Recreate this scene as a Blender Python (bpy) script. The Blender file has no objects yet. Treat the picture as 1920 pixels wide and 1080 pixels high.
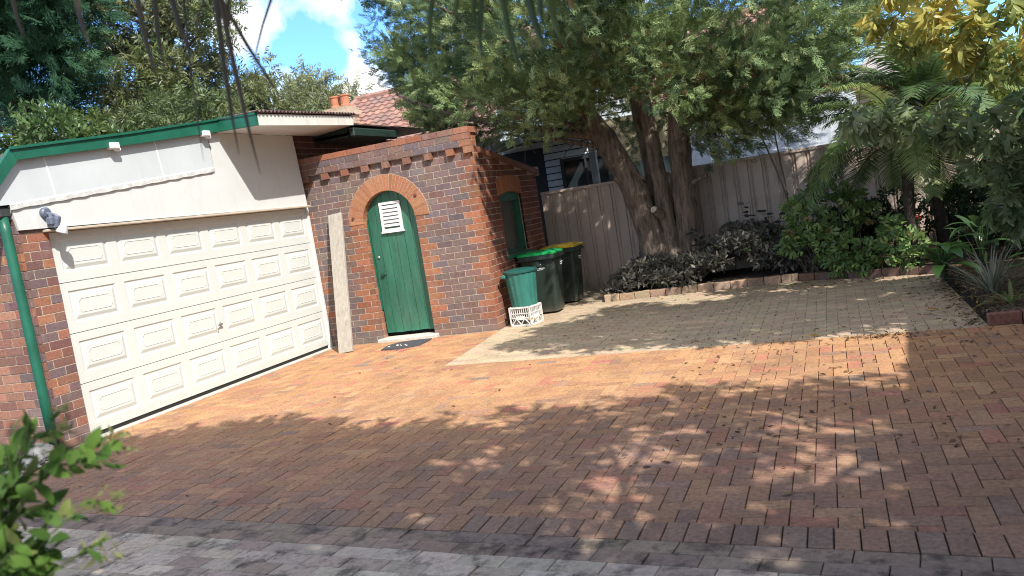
import bpy, math, random
import numpy as np
from mathutils import Vector, Matrix

random.seed(11)
RG = np.random.default_rng(11)
R = math.radians
SC = bpy.context.scene
COL = SC.collection

# ------------------------------------------------------------------ camera
cam_d = bpy.data.cameras.new("camera")
cam = bpy.data.objects.new("camera", cam_d)
COL.objects.link(cam)
cr = Vector((0.92433530, 0.34809742, -0.15630880))
cu = Vector((0.11192469, 0.14428350, 0.98318622))
cf = Vector((-0.36479736, 0.92628854, -0.09440564))
mw = Matrix.Identity(4)
for i in range(3):
    mw[i][0] = cr[i]; mw[i][1] = cu[i]; mw[i][2] = -cf[i]
mw[0][3], mw[1][3], mw[2][3] = 7.03096508, -1.23017224, 1.6
cam.matrix_world = mw
cam_d.sensor_width = 36
cam_d.lens = 29.37
cam_d.clip_start = 0.05
cam_d.clip_end = 3000
cam_d.dof.use_dof = True
cam_d.dof.focus_distance = 8.5
cam_d.dof.aperture_fstop = 4.6
SC.camera = cam

# ------------------------------------------------------------------ sun, sky, exposure
SUN_TO = Vector((0.541, -0.466, 0.700)).normalized()
sun_d = bpy.data.lights.new("sun", 'SUN')
sun_d.energy = 3.2
sun_d.angle = R(0.5)
sun_d.color = (1.0, 0.95, 0.875)
sun = bpy.data.objects.new("sun", sun_d)
COL.objects.link(sun)
sun.rotation_euler = SUN_TO.to_track_quat('Z', 'Y').to_euler()
sun.location = (20, -18, 30)

W = bpy.data.worlds.new("World")
SC.world = W
W.use_nodes = True
wt = W.node_tree
wt.nodes.clear()
def wn(t, **k):
    n = wt.nodes.new(t)
    for a, b in k.items(): setattr(n, a, b)
    return n
w_out = wn('ShaderNodeOutputWorld'); w_bg = wn('ShaderNodeBackground')
w_sky = wn('ShaderNodeTexSky', sky_type='NISHITA', sun_disc=False)
w_sky.sun_elevation = math.asin(SUN_TO.z)
w_sky.sun_rotation = math.atan2(SUN_TO.x, SUN_TO.y)
w_sky.air_density = 1.0; w_sky.dust_density = 0.2; w_sky.ozone_density = 4.0
w_bg.inputs['Strength'].default_value = 0.15
w_tc = wn('ShaderNodeTexCoord')
# clouds: soft noise banks in the sky dome, denser in a few directions
def wmath(op, a, b=None, c=None):
    n = wn('ShaderNodeMath', operation=op)
    for i, v in enumerate((a, b, c)):
        if v is None: continue
        if isinstance(v, (int, float)): n.inputs[i].default_value = v
        else: wt.links.new(v, n.inputs[i])
    return n.outputs[0]
wnz = wn('ShaderNodeTexNoise'); wnz.inputs['Scale'].default_value = 14.0
wnz.inputs['Detail'].default_value = 9.0; wnz.inputs['Roughness'].default_value = 0.6
wnz.inputs['Distortion'].default_value = 0.15
wt.links.new(w_tc.outputs['Generated'], wnz.inputs['Vector'])
bank = None
for d, wdt, amp in (((-.572, .786, .236), 0.042, 0.20), ((-.49, .845, .216), 0.020, 0.13), ((-.492, .852, .155), 0.035, 0.30),
                    ((-.547, .818, .172), 0.030, 0.24), ((-.474, .867, .150), 0.04, 0.30), ((-.512, .82, .262), 0.02, 0.08),
                    ((0.2, .9, .3), 0.3, 0.05), ((.35, -.75, .55), 0.9, 0.32), ((-.3, -.1, .95), 0.6, 0.22), ((.8, .3, .5), 0.5, 0.24), ((-.518, .828, .215), 0.030, -0.30), ((-.509, .835, .195), 0.02, -0.15)):  # unseen banks behind and overhead added to lighten the shade
    v = wn('ShaderNodeVectorMath', operation='DISTANCE')
    wt.links.new(w_tc.outputs['Generated'], v.inputs[0]); v.inputs[1].default_value = d
    q = wmath('DIVIDE', v.outputs['Value'], wdt)
    g = wmath('MULTIPLY', wmath('POWER', 2.718, wmath('MULTIPLY', wmath('MULTIPLY', q, q), -1.0)), amp)
    bank = g if bank is None else wmath('ADD', bank, g)
dens = wmath('ADD', wnz.outputs['Fac'], bank)
wr = wn('ShaderNodeValToRGB')
wr.color_ramp.elements[0].position = 0.55; wr.color_ramp.elements[0].color = (0, 0, 0, 1)
wr.color_ramp.elements[1].position = 0.80; wr.color_ramp.elements[1].color = (1, 1, 1, 1)
wt.links.new(dens, wr.inputs['Fac'])
wmx = wn('ShaderNodeMix', data_type='RGBA')
wt.links.new(wr.outputs['Color'], wmx.inputs['Factor'])
wsc = wn('ShaderNodeMix', data_type='RGBA', blend_type='MULTIPLY'); wsc.inputs['Factor'].default_value = 1.0
wt.links.new(w_sky.outputs['Color'], wsc.inputs['A']); wsc.inputs['B'].default_value = (0.50, 0.72, 0.98, 1)
wt.links.new(wsc.outputs['Result'], wmx.inputs['A'])
wmx.inputs['B'].default_value = (4.7, 4.7, 4.75, 1)
wt.links.new(wmx.outputs['Result'], w_bg.inputs['Color'])
wt.links.new(w_bg.outputs[0], w_out.inputs[0])

SC.view_settings.view_transform = 'Standard'
SC.view_settings.look = 'None'
SC.view_settings.exposure = 1.17
SC.view_settings.gamma = 1.0
SC.render.engine = 'CYCLES'
SC.cycles.max_bounces = 6
SC.cycles.diffuse_bounces = 3
SC.cycles.glossy_bounces = 2
SC.cycles.transmission_bounces = 4
SC.cycles.transparent_max_bounces = 6
SC.cycles.use_denoising = True
SC.cycles.filter_width = 1.05
SC.cycles.denoising_prefilter = 'NONE'
SC.render.threads_mode = 'AUTO'

# ------------------------------------------------------------------ materials
MATS = {}
def M(name, base=(.5, .5, .5), rough=.7, attr=False, noise=None, bump=None, spec=.5, metal=0.0, trans=0.0,
      scale=(1, 1, 1), blotch=None, coat=0.0, splash=None):
    """noise=(scale, amount) brightness mottling; blotch=(scale, lo, hi, colour, strength) patches of dirt or wear"""
    if name in MATS: return MATS[name]
    m = bpy.data.materials.new(name); m.use_nodes = True
    t = m.node_tree; N = t.nodes; L = t.links
    p = N['Principled BSDF']; out = N['Material Output']
    p.inputs['Roughness'].default_value = rough
    p.inputs['Metallic'].default_value = metal
    p.inputs['Specular IOR Level'].default_value = spec
    p.inputs['Coat Weight'].default_value = coat
    tc = N.new('ShaderNodeTexCoord'); mp = N.new('ShaderNodeMapping')
    mp.inputs['Scale'].default_value = scale
    L.new(tc.outputs['Object'], mp.inputs['Vector'])
    if attr:
        a = N.new('ShaderNodeAttribute'); a.attribute_name = 'tint'; c = a.outputs['Color']
    else:
        a = N.new('ShaderNodeRGB'); a.outputs[0].default_value = (*base, 1); c = a.outputs[0]
    if noise:
        nz = N.new('ShaderNodeTexNoise'); nz.inputs['Scale'].default_value = noise[0]
        nz.inputs['Detail'].default_value = 6; nz.inputs['Roughness'].default_value = .65
        L.new(mp.outputs[0], nz.inputs['Vector'])
        mr = N.new('ShaderNodeMapRange'); mr.inputs[1].default_value = .3; mr.inputs[2].default_value = .7
        mr.inputs[3].default_value = 1 - noise[1]; mr.inputs[4].default_value = 1 + noise[1]
        L.new(nz.outputs['Fac'], mr.inputs[0])
        vm = N.new('ShaderNodeVectorMath'); vm.operation = 'SCALE'
        L.new(c, vm.inputs[0]); L.new(mr.outputs[0], vm.inputs['Scale']); c = vm.outputs[0]
    for bl in ([blotch] if blotch and not isinstance(blotch, list) else (blotch or [])):
        nz = N.new('ShaderNodeTexNoise'); nz.inputs['Scale'].default_value = bl[0]
        nz.inputs['Detail'].default_value = 8; nz.inputs['Roughness'].default_value = .7
        if len(bl) > 5:
            mp2 = N.new('ShaderNodeMapping'); mp2.inputs['Scale'].default_value = bl[5]
            L.new(tc.outputs['Object'], mp2.inputs['Vector']); L.new(mp2.outputs[0], nz.inputs['Vector'])
        else: L.new(mp.outputs[0], nz.inputs['Vector'])
        mr = N.new('ShaderNodeMapRange'); mr.inputs[1].default_value = bl[1]; mr.inputs[2].default_value = bl[2]
        mr.inputs[3].default_value = 0; mr.inputs[4].default_value = bl[4]
        L.new(nz.outputs['Fac'], mr.inputs[0])
        mx = N.new('ShaderNodeMix'); mx.data_type = 'RGBA'
        L.new(mr.outputs[0], mx.inputs['Factor']); L.new(c, mx.inputs['A'])
        mx.inputs['B'].default_value = (*bl[3], 1); c = mx.outputs['Result']
    if splash:                                            # splashed dirt above the ground, ragged upper edge
        sx = N.new('ShaderNodeSeparateXYZ'); L.new(tc.outputs['Object'], sx.inputs[0])
        nz = N.new('ShaderNodeTexNoise'); nz.inputs['Scale'].default_value = 9; nz.inputs['Detail'].default_value = 8
        L.new(tc.outputs['Object'], nz.inputs['Vector'])
        ad = N.new('ShaderNodeMath'); ad.operation = 'MULTIPLY_ADD'; ad.inputs[1].default_value = -splash[0] * 1.6
        L.new(nz.outputs['Fac'], ad.inputs[0]); L.new(sx.outputs['Z'], ad.inputs[2])
        mr = N.new('ShaderNodeMapRange'); mr.inputs[1].default_value = -splash[0] * .95; mr.inputs[2].default_value = splash[0] * .25
        mr.inputs[3].default_value = splash[2]; mr.inputs[4].default_value = 0
        L.new(ad.outputs[0], mr.inputs[0]); mx = N.new('ShaderNodeMix'); mx.data_type = 'RGBA'
        L.new(mr.outputs[0], mx.inputs['Factor']); L.new(c, mx.inputs['A']); mx.inputs['B'].default_value = (*splash[1], 1); c = mx.outputs['Result']
    L.new(c, p.inputs['Base Color'])
    if bump:
        nb = N.new('ShaderNodeTexNoise'); nb.inputs['Scale'].default_value = bump[0]
        nb.inputs['Detail'].default_value = 7; nb.inputs['Roughness'].default_value = .65
        L.new(mp.outputs[0], nb.inputs['Vector'])
        b = N.new('ShaderNodeBump'); b.inputs['Strength'].default_value = bump[1]
        b.inputs['Distance'].default_value = bump[2] if len(bump) > 2 else .01
        L.new(nb.outputs['Fac'], b.inputs['Height']); L.new(b.outputs[0], p.inputs['Normal'])
    if trans:
        tr = N.new('ShaderNodeBsdfTranslucent'); ms = N.new('ShaderNodeMixShader')
        ms.inputs[0].default_value = trans
        L.new(c, tr.inputs['Color']); L.new(p.outputs[0], ms.inputs[1]); L.new(tr.outputs[0], ms.inputs[2])
        L.new(ms.outputs[0], out.inputs[0])
    MATS[name] = m
    return m

# ------------------------------------------------------------------ mesh helpers
class MB:
    def __init__(s): s.v = []; s.f = []; s.c = []
    def face(s, pts, c=None):
        n = len(s.v); s.v += [tuple(p) for p in pts]; s.f.append(tuple(range(n, n + len(pts)))); s.c.append(c or (1, 1, 1))
    def mesh(s, verts, faces, c=None):
        n = len(s.v); s.v += [tuple(p) for p in verts]
        for f in faces: s.f.append(tuple(n + i for i in f)); s.c.append(c or (1, 1, 1))
    def box(s, x0, x1, y0, y1, z0, z1, c=None, mat=None):
        P = [Vector((x, y, z)) for z in (z0, z1) for y in (y0, y1) for x in (x0, x1)]
        if mat is not None: P = [mat @ p for p in P]
        s.mesh(P, [(0, 2, 3, 1), (4, 5, 7, 6), (0, 1, 5, 4), (2, 6, 7, 3), (0, 4, 6, 2), (1, 3, 7, 5)], c)
    def bbox(s, x0, x1, y0, y1, z0, z1, b=.01, c=None, mat=None):
        """box with chamfered edges"""
        V = []; idx = {}
        xs, ys, zs = (x0, x1), (y0, y1), (z0, z1)
        for i in (0, 1):
            for j in (0, 1):
                for k in (0, 1):
                    sx, sy, sz = (1 - 2 * i) * b, (1 - 2 * j) * b, (1 - 2 * k) * b
                    for a, p in (('x', (xs[i], ys[j] + sy, zs[k] + sz)), ('y', (xs[i] + sx, ys[j], zs[k] + sz)), ('z', (xs[i] + sx, ys[j] + sy, zs[k]))):
                        idx[(i, j, k, a)] = len(V); V.append(Vector(p) if mat is None else mat @ Vector(p))
        F = []
        g = lambda i, j, k, a: idx[(i, j, k, a)]
        for i in (0, 1): F.append([g(i, 0, 0, 'x'), g(i, 1, 0, 'x'), g(i, 1, 1, 'x'), g(i, 0, 1, 'x')])
        for j in (0, 1): F.append([g(0, j, 0, 'y'), g(1, j, 0, 'y'), g(1, j, 1, 'y'), g(0, j, 1, 'y')])
        for k in (0, 1): F.append([g(0, 0, k, 'z'), g(1, 0, k, 'z'), g(1, 1, k, 'z'), g(0, 1, k, 'z')])
        for i in (0, 1):
            for j in (0, 1): F.append([g(i, j, 0, 'x'), g(i, j, 1, 'x'), g(i, j, 1, 'y'), g(i, j, 0, 'y')])
        for i in (0, 1):
            for k in (0, 1): F.append([g(i, 0, k, 'x'), g(i, 1, k, 'x'), g(i, 1, k, 'z'), g(i, 0, k, 'z')])
        for j in (0, 1):
            for k in (0, 1): F.append([g(0, j, k, 'y'), g(1, j, k, 'y'), g(1, j, k, 'z'), g(0, j, k, 'z')])
        for i in (0, 1):
            for j in (0, 1):
                for k in (0, 1): F.append([g(i, j, k, 'x'), g(i, j, k, 'y'), g(i, j, k, 'z')])
        s.mesh(V, F, c)
    def tube(s, pts, rad, n=8, c=None, cap=True, wob=0.0):
        pts = [Vector(p) for p in pts]
        if not hasattr(rad, '__len__'): rad = [rad] * len(pts)
        rings = []; ref = Vector((0.13, 0.31, 1)).normalized()
        for i, p in enumerate(pts):
            t = (pts[min(i + 1, len(pts) - 1)] - pts[max(i - 1, 0)]).normalized()
            a = t.cross(ref)
            if a.length < .05: a = t.cross(Vector((1, 0, 0)))
            a.normalize(); b = t.cross(a)
            rings.append([p + (a * math.cos(2 * math.pi * k / n) + b * math.sin(2 * math.pi * k / n)) * rad[i] * (1 + wob * random.uniform(-1, 1)) for k in range(n)])
        V = [q for r in rings for q in r]; F = []
        for i in range(len(rings) - 1):
            for k in range(n):
                F.append((i * n + k, i * n + (k + 1) % n, (i + 1) * n + (k + 1) % n, (i + 1) * n + k))
        if cap: F += [tuple(range(n - 1, -1, -1)), tuple((len(rings) - 1) * n + k for k in range(n))]
        s.mesh(V, F, c)
    def lathe(s, prof, n=24, c=None, mat=None, cap=True):
        V = []; F = []
        for r, z in prof:
            for k in range(n):
                p = Vector((r * math.cos(2 * math.pi * k / n), r * math.sin(2 * math.pi * k / n), z))
                V.append(mat @ p if mat is not None else p)
        for i in range(len(prof) - 1):
            for k in range(n): F.append((i * n + k, i * n + (k + 1) % n, (i + 1) * n + (k + 1) % n, (i + 1) * n + k))
        if cap: F += [tuple(range(n - 1, -1, -1)), tuple((len(prof) - 1) * n + k for k in range(n))]
        s.mesh(V, F, c)
    def prism(s, poly, d, c=None):
        """polygon (3-D points) extruded by vector d"""
        d = Vector(d); A = [Vector(p) for p in poly]; n = len(A)
        s.mesh(A + [p + d for p in A], [tuple(range(n - 1, -1, -1)), tuple(range(n, 2 * n))] + [(i, (i + 1) % n, n + (i + 1) % n, n + i) for i in range(n)], c)
    def build(s, name, mat, parent=None, smooth=False, recalc=True):
        me = bpy.data.meshes.new(name); me.from_pydata(s.v, [], s.f)
        a = me.attributes.new('tint', 'FLOAT_COLOR', 'FACE')
        a.data.foreach_set('color', np.array([(*c, 1.0) for c in s.c], dtype=np.float32).ravel())
        if recalc:
            import bmesh
            b = bmesh.new(); b.from_mesh(me); bmesh.ops.recalc_face_normals(b, faces=b.faces); b.to_mesh(me); b.free()
        me.materials.append(mat)
        if smooth: me.polygons.foreach_set('use_smooth', [True] * len(me.polygons))
        o = bpy.data.objects.new(name, me); COL.objects.link(o)
        if parent is not None: put(o, parent)
        return o

def put(o, parent):
    o.parent = parent
    o.matrix_parent_inverse = Matrix.Translation(-parent.location) if parent.rotation_euler.z == 0 else Matrix.Identity(4)

def thing(name, label, cat, loc=(0, 0, 0), group=None):
    o = bpy.data.objects.new(name, None); COL.objects.link(o); o.location = loc; o.empty_display_size = .1
    return tag(o, label, cat, group)
def tag(o, label=None, cat=None, group=None, kind=None):
    if label: o['label'] = label
    if cat: o['category'] = cat
    if group: o['group'] = group
    if kind: o['kind'] = kind
    return o
def copy_tree(o, loc, rz=0.0, sc=1.0, label=None):
    r = o.copy(); COL.objects.link(r); r.location = loc; r.rotation_euler = (0, 0, rz); r.scale = (sc,) * 3
    if label: r['label'] = label
    for ch in list(o.children):
        c = ch.copy(); COL.objects.link(c); c.parent = r
        for g in list(ch.children):
            d = g.copy(); COL.objects.link(d); d.parent = c
    return r
def jit(c, a=.1, h=.04):
    k = 1 + random.uniform(-a, a)
    return tuple(max(0, x * k * (1 + random.uniform(-h, h))) for x in c)

# ------------------------------------------------------------------ foliage helpers
def fast_mesh(name, V, Q, C, mat, parent=None):
    """V (n,3) verts, Q (m,4) quads, C (m,3) colours"""
    me = bpy.data.meshes.new(name)
    me.vertices.add(len(V)); me.vertices.foreach_set('co', np.asarray(V, np.float32).ravel())
    m = len(Q)
    me.loops.add(m * 4); me.loops.foreach_set('vertex_index', np.asarray(Q, np.int32).ravel())
    me.polygons.add(m); me.polygons.foreach_set('loop_start', np.arange(0, m * 4, 4, dtype=np.int32))
    a = me.attributes.new('tint', 'FLOAT_COLOR', 'FACE')
    a.data.foreach_set('color', np.concatenate([C, np.ones((m, 1))], 1).astype(np.float32).ravel())
    me.update(calc_edges=True)
    me.materials.append(mat)
    o = bpy.data.objects.new(name, me); COL.objects.link(o)
    if parent is not None: put(o, parent)
    return o
def nrm(a): return a / np.maximum(np.linalg.norm(a, axis=-1, keepdims=True), 1e-9)
def scatter(name, tmpl, pos, dirs, scale, cols, mat, parent=None, up=None, upw=0.0):
    """instances of tmpl=(V,Q,shade per face); local +Y goes along dirs, local +Z random or pulled towards up"""
    TV, TQ, TS = tmpl
    n = len(pos); d = nrm(dirs)
    rnd = RG.normal(size=(n, 3))
    if up is not None: rnd = rnd * (1 - upw) + np.asarray(up) * upw * 1.5
    x = nrm(np.cross(d, rnd)); z = np.cross(x, d)
    P = (TV[None, :, 0, None] * x[:, None] + TV[None, :, 1, None] * d[:, None] + TV[None, :, 2, None] * z[:, None]) * np.asarray(scale)[:, None, None] + pos[:, None]
    Q = TQ[None] + (np.arange(n) * len(TV))[:, None, None]
    C = cols[:, None, :] * TS[None, :, None] if TS.ndim == 1 else cols[:, None, :] * TS[None]
    return fast_mesh(name, P.reshape(-1, 3), Q.reshape(-1, 4), C.reshape(-1, 3), mat, parent)
def leaf_tmpl(L, Wd, fold=.15, droop=.1):
    """one pointed leaf: four quads each side of a folded midrib"""
    ys = [0, .18, .5, .8, 1]; ws = [.12, .75, 1, .6, .03]
    V = []; Q = []
    for y, w in zip(ys, ws):
        z = -droop * L * y * y
        V += [(-w * Wd / 2, y * L, z + fold * w * Wd), (0, y * L, z), (w * Wd / 2, y * L, z + fold * w * Wd)]
    for i in range(4):
        a = i * 3; Q += [(a, a + 1, a + 4, a + 3), (a + 1, a + 2, a + 5, a + 4)]
    return np.array(V, float), np.array(Q), np.ones(len(Q))
def small_leaf(L, Wd):
    V = [(0, 0, 0), (-Wd / 2, L * .45, .02 * L), (0, L, -.05 * L), (Wd / 2, L * .45, .02 * L)]
    return np.array(V, float), np.array([(0, 3, 2, 1)]), np.ones(1)
def merge_tmpl(parts):
    V = []; Q = []; S = []; n = 0
    for v, q, s in parts: V.append(v); Q.append(q + n); S.append(s); n += len(v)
    return np.concatenate(V), np.concatenate(Q), np.concatenate(S)
def xf(t, rot=(0, 0, 0), loc=(0, 0, 0), s=1.0, sh=1.0):
    from mathutils import Euler
    m = np.array(Euler(rot).to_matrix())
    return t[0] @ m.T * s + np.array(loc), t[1], t[2] * sh
def cluster_tmpl(leaf, n, spread, length, seed, droop=0.0):
    """n leaves set alternately along a twig on +Y"""
    rr = random.Random(seed); parts = []
    for i in range(n):
        u = (i + .5) / n
        ang = rr.uniform(.5, 1.1) * (1 if i % 2 else -1) * spread
        parts.append(xf(leaf, (rr.uniform(-.5, .5) - droop, rr.uniform(-.6, .6), ang), (0, u * length, 0), rr.uniform(.75, 1.15), rr.uniform(.8, 1.2)))
    return merge_tmpl(parts)
def spray_tmpl(seed, L=.2):
    """flat feathery conifer spray"""
    rr = random.Random(seed); parts = [xf(small_leaf(L * 1.05, L * .05), sh=1.05)]
    nb = 8
    for i in range(nb):
        u = .06 + .88 * i / nb; ll = L * (.62 - .42 * u) * rr.uniform(.7, 1.25)
        for sgn in (-1, 1):
            a = sgn * rr.uniform(.45, .75)
            parts.append(xf(small_leaf(ll, L * .05), (rr.uniform(-.3, .3), 0, -a), (0, u * L, rr.uniform(-.012, .012)), 1, rr.uniform(.85, 1.2)))
            for u2, sg in ((.3, -1), (.55, 1)):
                px, py = math.sin(a) * ll * u2, math.cos(a) * ll * u2
                parts.append(xf(small_leaf(ll * .45, L * .045), (rr.uniform(-.5, .5), 0, -a + sg * rr.uniform(.4, .7)), (px, u * L + py, rr.uniform(-.008, .008)), 1, rr.uniform(.9, 1.35)))
    return merge_tmpl(parts)
def ball(n):
    v = nrm(RG.normal(size=(n, 3))); return v * RG.uniform(0, 1, (n, 1)) ** (1 / 3)
def clump_points(clumps, per_vol, lo=20, hi=400, shell=.45):
    """points inside ellipsoid clumps (cx,cy,cz,rx,ry,rz), biased to the outer shell; returns pos, outward, clump id"""
    P = []; O = []; I = []
    for i, c in enumerate(clumps):
        r = np.array(c[3:6]); n = int(min(hi, max(lo, per_vol * (r.prod() ** (2 / 3)))))
        u = nrm(RG.normal(size=(n, 3))); k = shell + (1 - shell) * RG.uniform(0, 1, (n, 1)) ** .6
        P.append(np.array(c[:3]) + u * k * r); O.append(nrm(u / r)); I.append(np.full(n, i))
    return np.concatenate(P), np.concatenate(O), np.concatenate(I)

# ------------------------------------------------------------------ shared materials
m_paver = M('paver_brick', rough=.9, attr=True, noise=(38, .30), bump=(55, .35, .006), spec=.25,
            blotch=[(1.1, .50, .70, (.07, .055, .05), .32), (.45, .50, .66, (.11, .085, .07), .25), (130, .55, .68, (.05, .04, .035), .6), (7, .56, .72, (.07, .058, .05), .5), (28, .58, .70, (.06, .05, .042), .45)])
m_beige = M('paver_beige', rough=.92, attr=True, noise=(30, .22), bump=(55, .3, .006), spec=.2,
            blotch=[(1.3, .52, .72, (.14, .12, .10), .4)])
m_pale = M('paver_pale', rough=.92, attr=True, noise=(26, .22), bump=(60, .35, .006), spec=.2,
           blotch=[(5, .50, .62, (.05, .045, .042), .75), (60, .58, .70, (.05, .045, .04), .6)])
m_sand = M('joint_sand', (.045, .038, .032), .95, noise=(20, .3), spec=.1)
m_soil = M('soil', (.10, .075, .055), .95, noise=(14, .4), bump=(18, .8, .03), spec=.1)
m_ground = M('ground_earth', (.11, .10, .06), .95, noise=(.5, .35), spec=.1)
m_brick = M('face_brick', rough=.86, attr=True, noise=(42, .28), bump=(60, .3, .004), spec=.3,
            blotch=[(2.3, .54, .72, (.30, .25, .21), .32), (1.2, .56, .72, (.05, .04, .04), .45), (3, .56, .70, (.36, .32, .28), .30, (3, 3, .5))], splash=(.16, (.22, .19, .16), .55))
m_mortar = M('mortar', (.43, .355, .285), .95, noise=(20, .3), bump=(80, .4, .004), spec=.1)
m_white = M('white_board', (.57, .588, .58), .55, noise=(2.2, .05), spec=.35, blotch=[(3.5, .55, .80, (.44, .42, .37), .25), (4, .57, .73, (.38, .36, .31), .22, (1, 5, .35))])
m_grey = M('grey_board', (.50, .54, .555), .5, noise=(1.6, .06), spec=.35, blotch=(4, .58, .74, (.40, .42, .41), .3, (1, 5, .4)))
m_door = M('cream_door', (.565, .597, .57), .42, noise=(1.5, .035), spec=.45, blotch=[(2.6, .55, .80, (.48, .48, .42), .2), (5, .58, .74, (.40, .39, .33), .18, (1, 4, .35)), (70, .64, .76, (.36, .35, .3), .25)], splash=(.16, (.32, .29, .23), .4))
m_green = M('green_paint', (.012, .105, .066), .42, noise=(5, .2), spec=.45)
m_flash = M('lead_flashing', (.58, .59, .58), .6, noise=(16, .16), bump=(14, .6, .02))
m_dark = M('dark_void', (.008, .008, .008), .9, spec=.1)
m_steel = M('galv_steel', (.45, .45, .44), .4, metal=.8, noise=(8, .15))
m_conc = M('concrete', (.50, .48, .43), .9, noise=(12, .2), bump=(40, .4, .006), blotch=(5, .55, .7, (.2, .18, .15), .5))
m_bark = M('bark', (.19, .148, .120), .95, noise=(16, .6), bump=(16, 1.0, .035), spec=.15, scale=(1.6, 1.6, .22),
           blotch=(9, .52, .66, (.05, .033, .025), .7))
m_bark2 = M('grey_bark', (.16, .13, .11), .95, noise=(12, .5), bump=(20, .8, .02), spec=.15, scale=(1, 1, .3))
m_leaf = M('leaf', rough=.42, attr=True, spec=.45, trans=.36)
m_needle = M('needle', rough=.75, attr=True, spec=.1, trans=.24)
m_near = M('soft_leaf', rough=.65, attr=True, spec=.2, trans=.35, noise=(40, .15))
m_hang = M('thin_leaf', rough=.4, attr=True, spec=.4, trans=.45)
m_gloss = M('glossy_leaf', rough=.32, attr=True, spec=.5, trans=.22)

# ------------------------------------------------------------------ ground and paving
g = MB(); S_ = 400
g.face([(-S_, -S_, -.10), (S_, -S_, -.10), (S_, S_, -.10), (-S_, S_, -.10)])
tag(g.build('ground', m_ground), kind='structure')
g = MB(); g.box(-.06, 9.45, -6, 12.3, -.09, -.014)
tag(g.build('sand_bed', m_sand), kind='structure')

def clip(poly, a, b, c):
    """keep a*x+b*y >= c"""
    out = []
    for i in range(len(poly)):
        p, q = poly[i], poly[(i + 1) % len(poly)]
        dp, dq = a * p[0] + b * p[1] - c, a * q[0] + b * q[1] - c
        if dp >= 0: out.append(p)
        if dp * dq < 0:
            t = dp / (dp - dq); out.append((p[0] + (q[0] - p[0]) * t, p[1] + (q[1] - p[1]) * t))
    return out
def paver(mb, poly, col, gap=.0021, bev=.0026, lift=.0022):
    if len(poly) < 3: return
    A = 0
    for i in range(len(poly)):
        p, q = poly[i], poly[(i + 1) % len(poly)]; A += p[0] * q[1] - p[1] * q[0]
    if abs(A) < .0012: return
    cx = sum(p[0] for p in poly) / len(poly); cy = sum(p[1] for p in poly) / len(poly)
    def inset(d):
        r = []
        for p in poly:
            dx, dy = cx - p[0], cy - p[1]
            r.append((p[0] + max(-d, min(d, dx)) if abs(dx) > d else cx, p[1] + max(-d, min(d, dy)) if abs(dy) > d else cy))
        return r
    o, i_ = inset(gap), inset(gap + bev)
    dz = random.uniform(-lift, lift); tx, ty = random.gauss(0, .006), random.gauss(0, .006)
    Z = lambda p, z: (p[0], p[1], z + dz + (p[0] - cx) * tx + (p[1] - cy) * ty)
    n = len(poly)
    V = [Z(p, -.03) for p in o] + [Z(p, -.0035) for p in o] + [Z(p, 0) for p in i_]
    F = [tuple(range(2 * n, 3 * n))]
    for k in range(n):
        F += [(k, (k + 1) % n, n + (k + 1) % n, n + k), (n + k, n + (k + 1) % n, 2 * n + (k + 1) % n, 2 * n + k)]
    mb.mesh(V, F, col)

# lines: header course, edge of the beige bay
HB = lambda x: 3.04 - .112 * (x - 2.09)
tones = [(.43, .235, .118), (.45, .25, .125), (.41, .215, .112), (.38, .205, .115), (.43, .19, .115), (.46, .27, .14), (.34, .20, .13), (.25, .18, .135), (.41, .165, .12)]
wts = [6, 6, 6, 5, 1.6, 4, 1.5, .35, .4]
old_shaded_tones = [(.315, .19, .13), (.29, .175, .125), (.33, .20, .13), (.315, .18, .128), (.275, .175, .132), (.345, .21, .135), (.25, .165, .13), (.32, .165, .12)]
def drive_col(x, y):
    # pavers nearest the path are dirtier and browner, darkened more to deepen the shade
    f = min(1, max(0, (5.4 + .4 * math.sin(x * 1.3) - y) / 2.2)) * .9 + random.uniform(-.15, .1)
    f = min(1, max(0, f)); a, o = random.choices(tones, wts)[0], random.choice(old_shaded_tones)
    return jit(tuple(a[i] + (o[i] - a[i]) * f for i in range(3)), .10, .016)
drv = MB(); Wb = .105
PA = (2.88, 6.93); PB = (8.16, 6.60)                     # near edge of the beige bay
ex, ey = PB[0] - PA[0], PB[1] - PA[1]
lx, ly = 2.70 - 2.88, 9.12 - 6.93                        # left edge of the beige bay
for i in range(-6, 96):
    for j in range(18, 92):
        d = (i - j) % 4
        if d == 0: w, h = 2, 1
        elif d == 3: w, h = 1, 2
        else: continue
        x0, y0 = i * Wb - .03, j * Wb
        P = [(x0, y0), (x0 + w * Wb, y0), (x0 + w * Wb, y0 + h * Wb), (x0, y0 + h * Wb)]
        P = clip(P, .112, 1, 3.04 + .112 * 2.09)        # beyond the header course
        P = clip(P, 1.0, .36, .10 + .36 * 4.63)         # right of the soil strip
        P = clip(P, 1, 0, .115); P = clip(P, -1, 0, -9.35); P = clip(P, 0, -1, -9.08)
        if len(P) < 3: continue
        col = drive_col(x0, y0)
        A = clip(P, ey, -ex, ey * PA[0] - ex * PA[1])     # near side of the bay edge
        B = clip(clip(P, -ey, ex, -(ey * PA[0] - ex * PA[1])), -ly, lx, -ly * PA[0] + lx * PA[1])
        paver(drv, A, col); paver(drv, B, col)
# header course along the kerb line
x = -.2
while x < 9.3:
    P = [(x, HB(x) - .215), (x + .105, HB(x + .105) - .215), (x + .105, HB(x + .105)), (x, HB(x))]
    sh = random.choices([(.30, .19, .135), (.27, .18, .135), (.245, .175, .14), (.32, .20, .13)], [3, 3, 2, 2])[0]
    paver(drv, [(p[0] + .02, p[1]) for p in P], jit(sh, .09, .015)); x += .107
tag(drv.build('driveway', m_paver, recalc=False), kind='structure')

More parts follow.
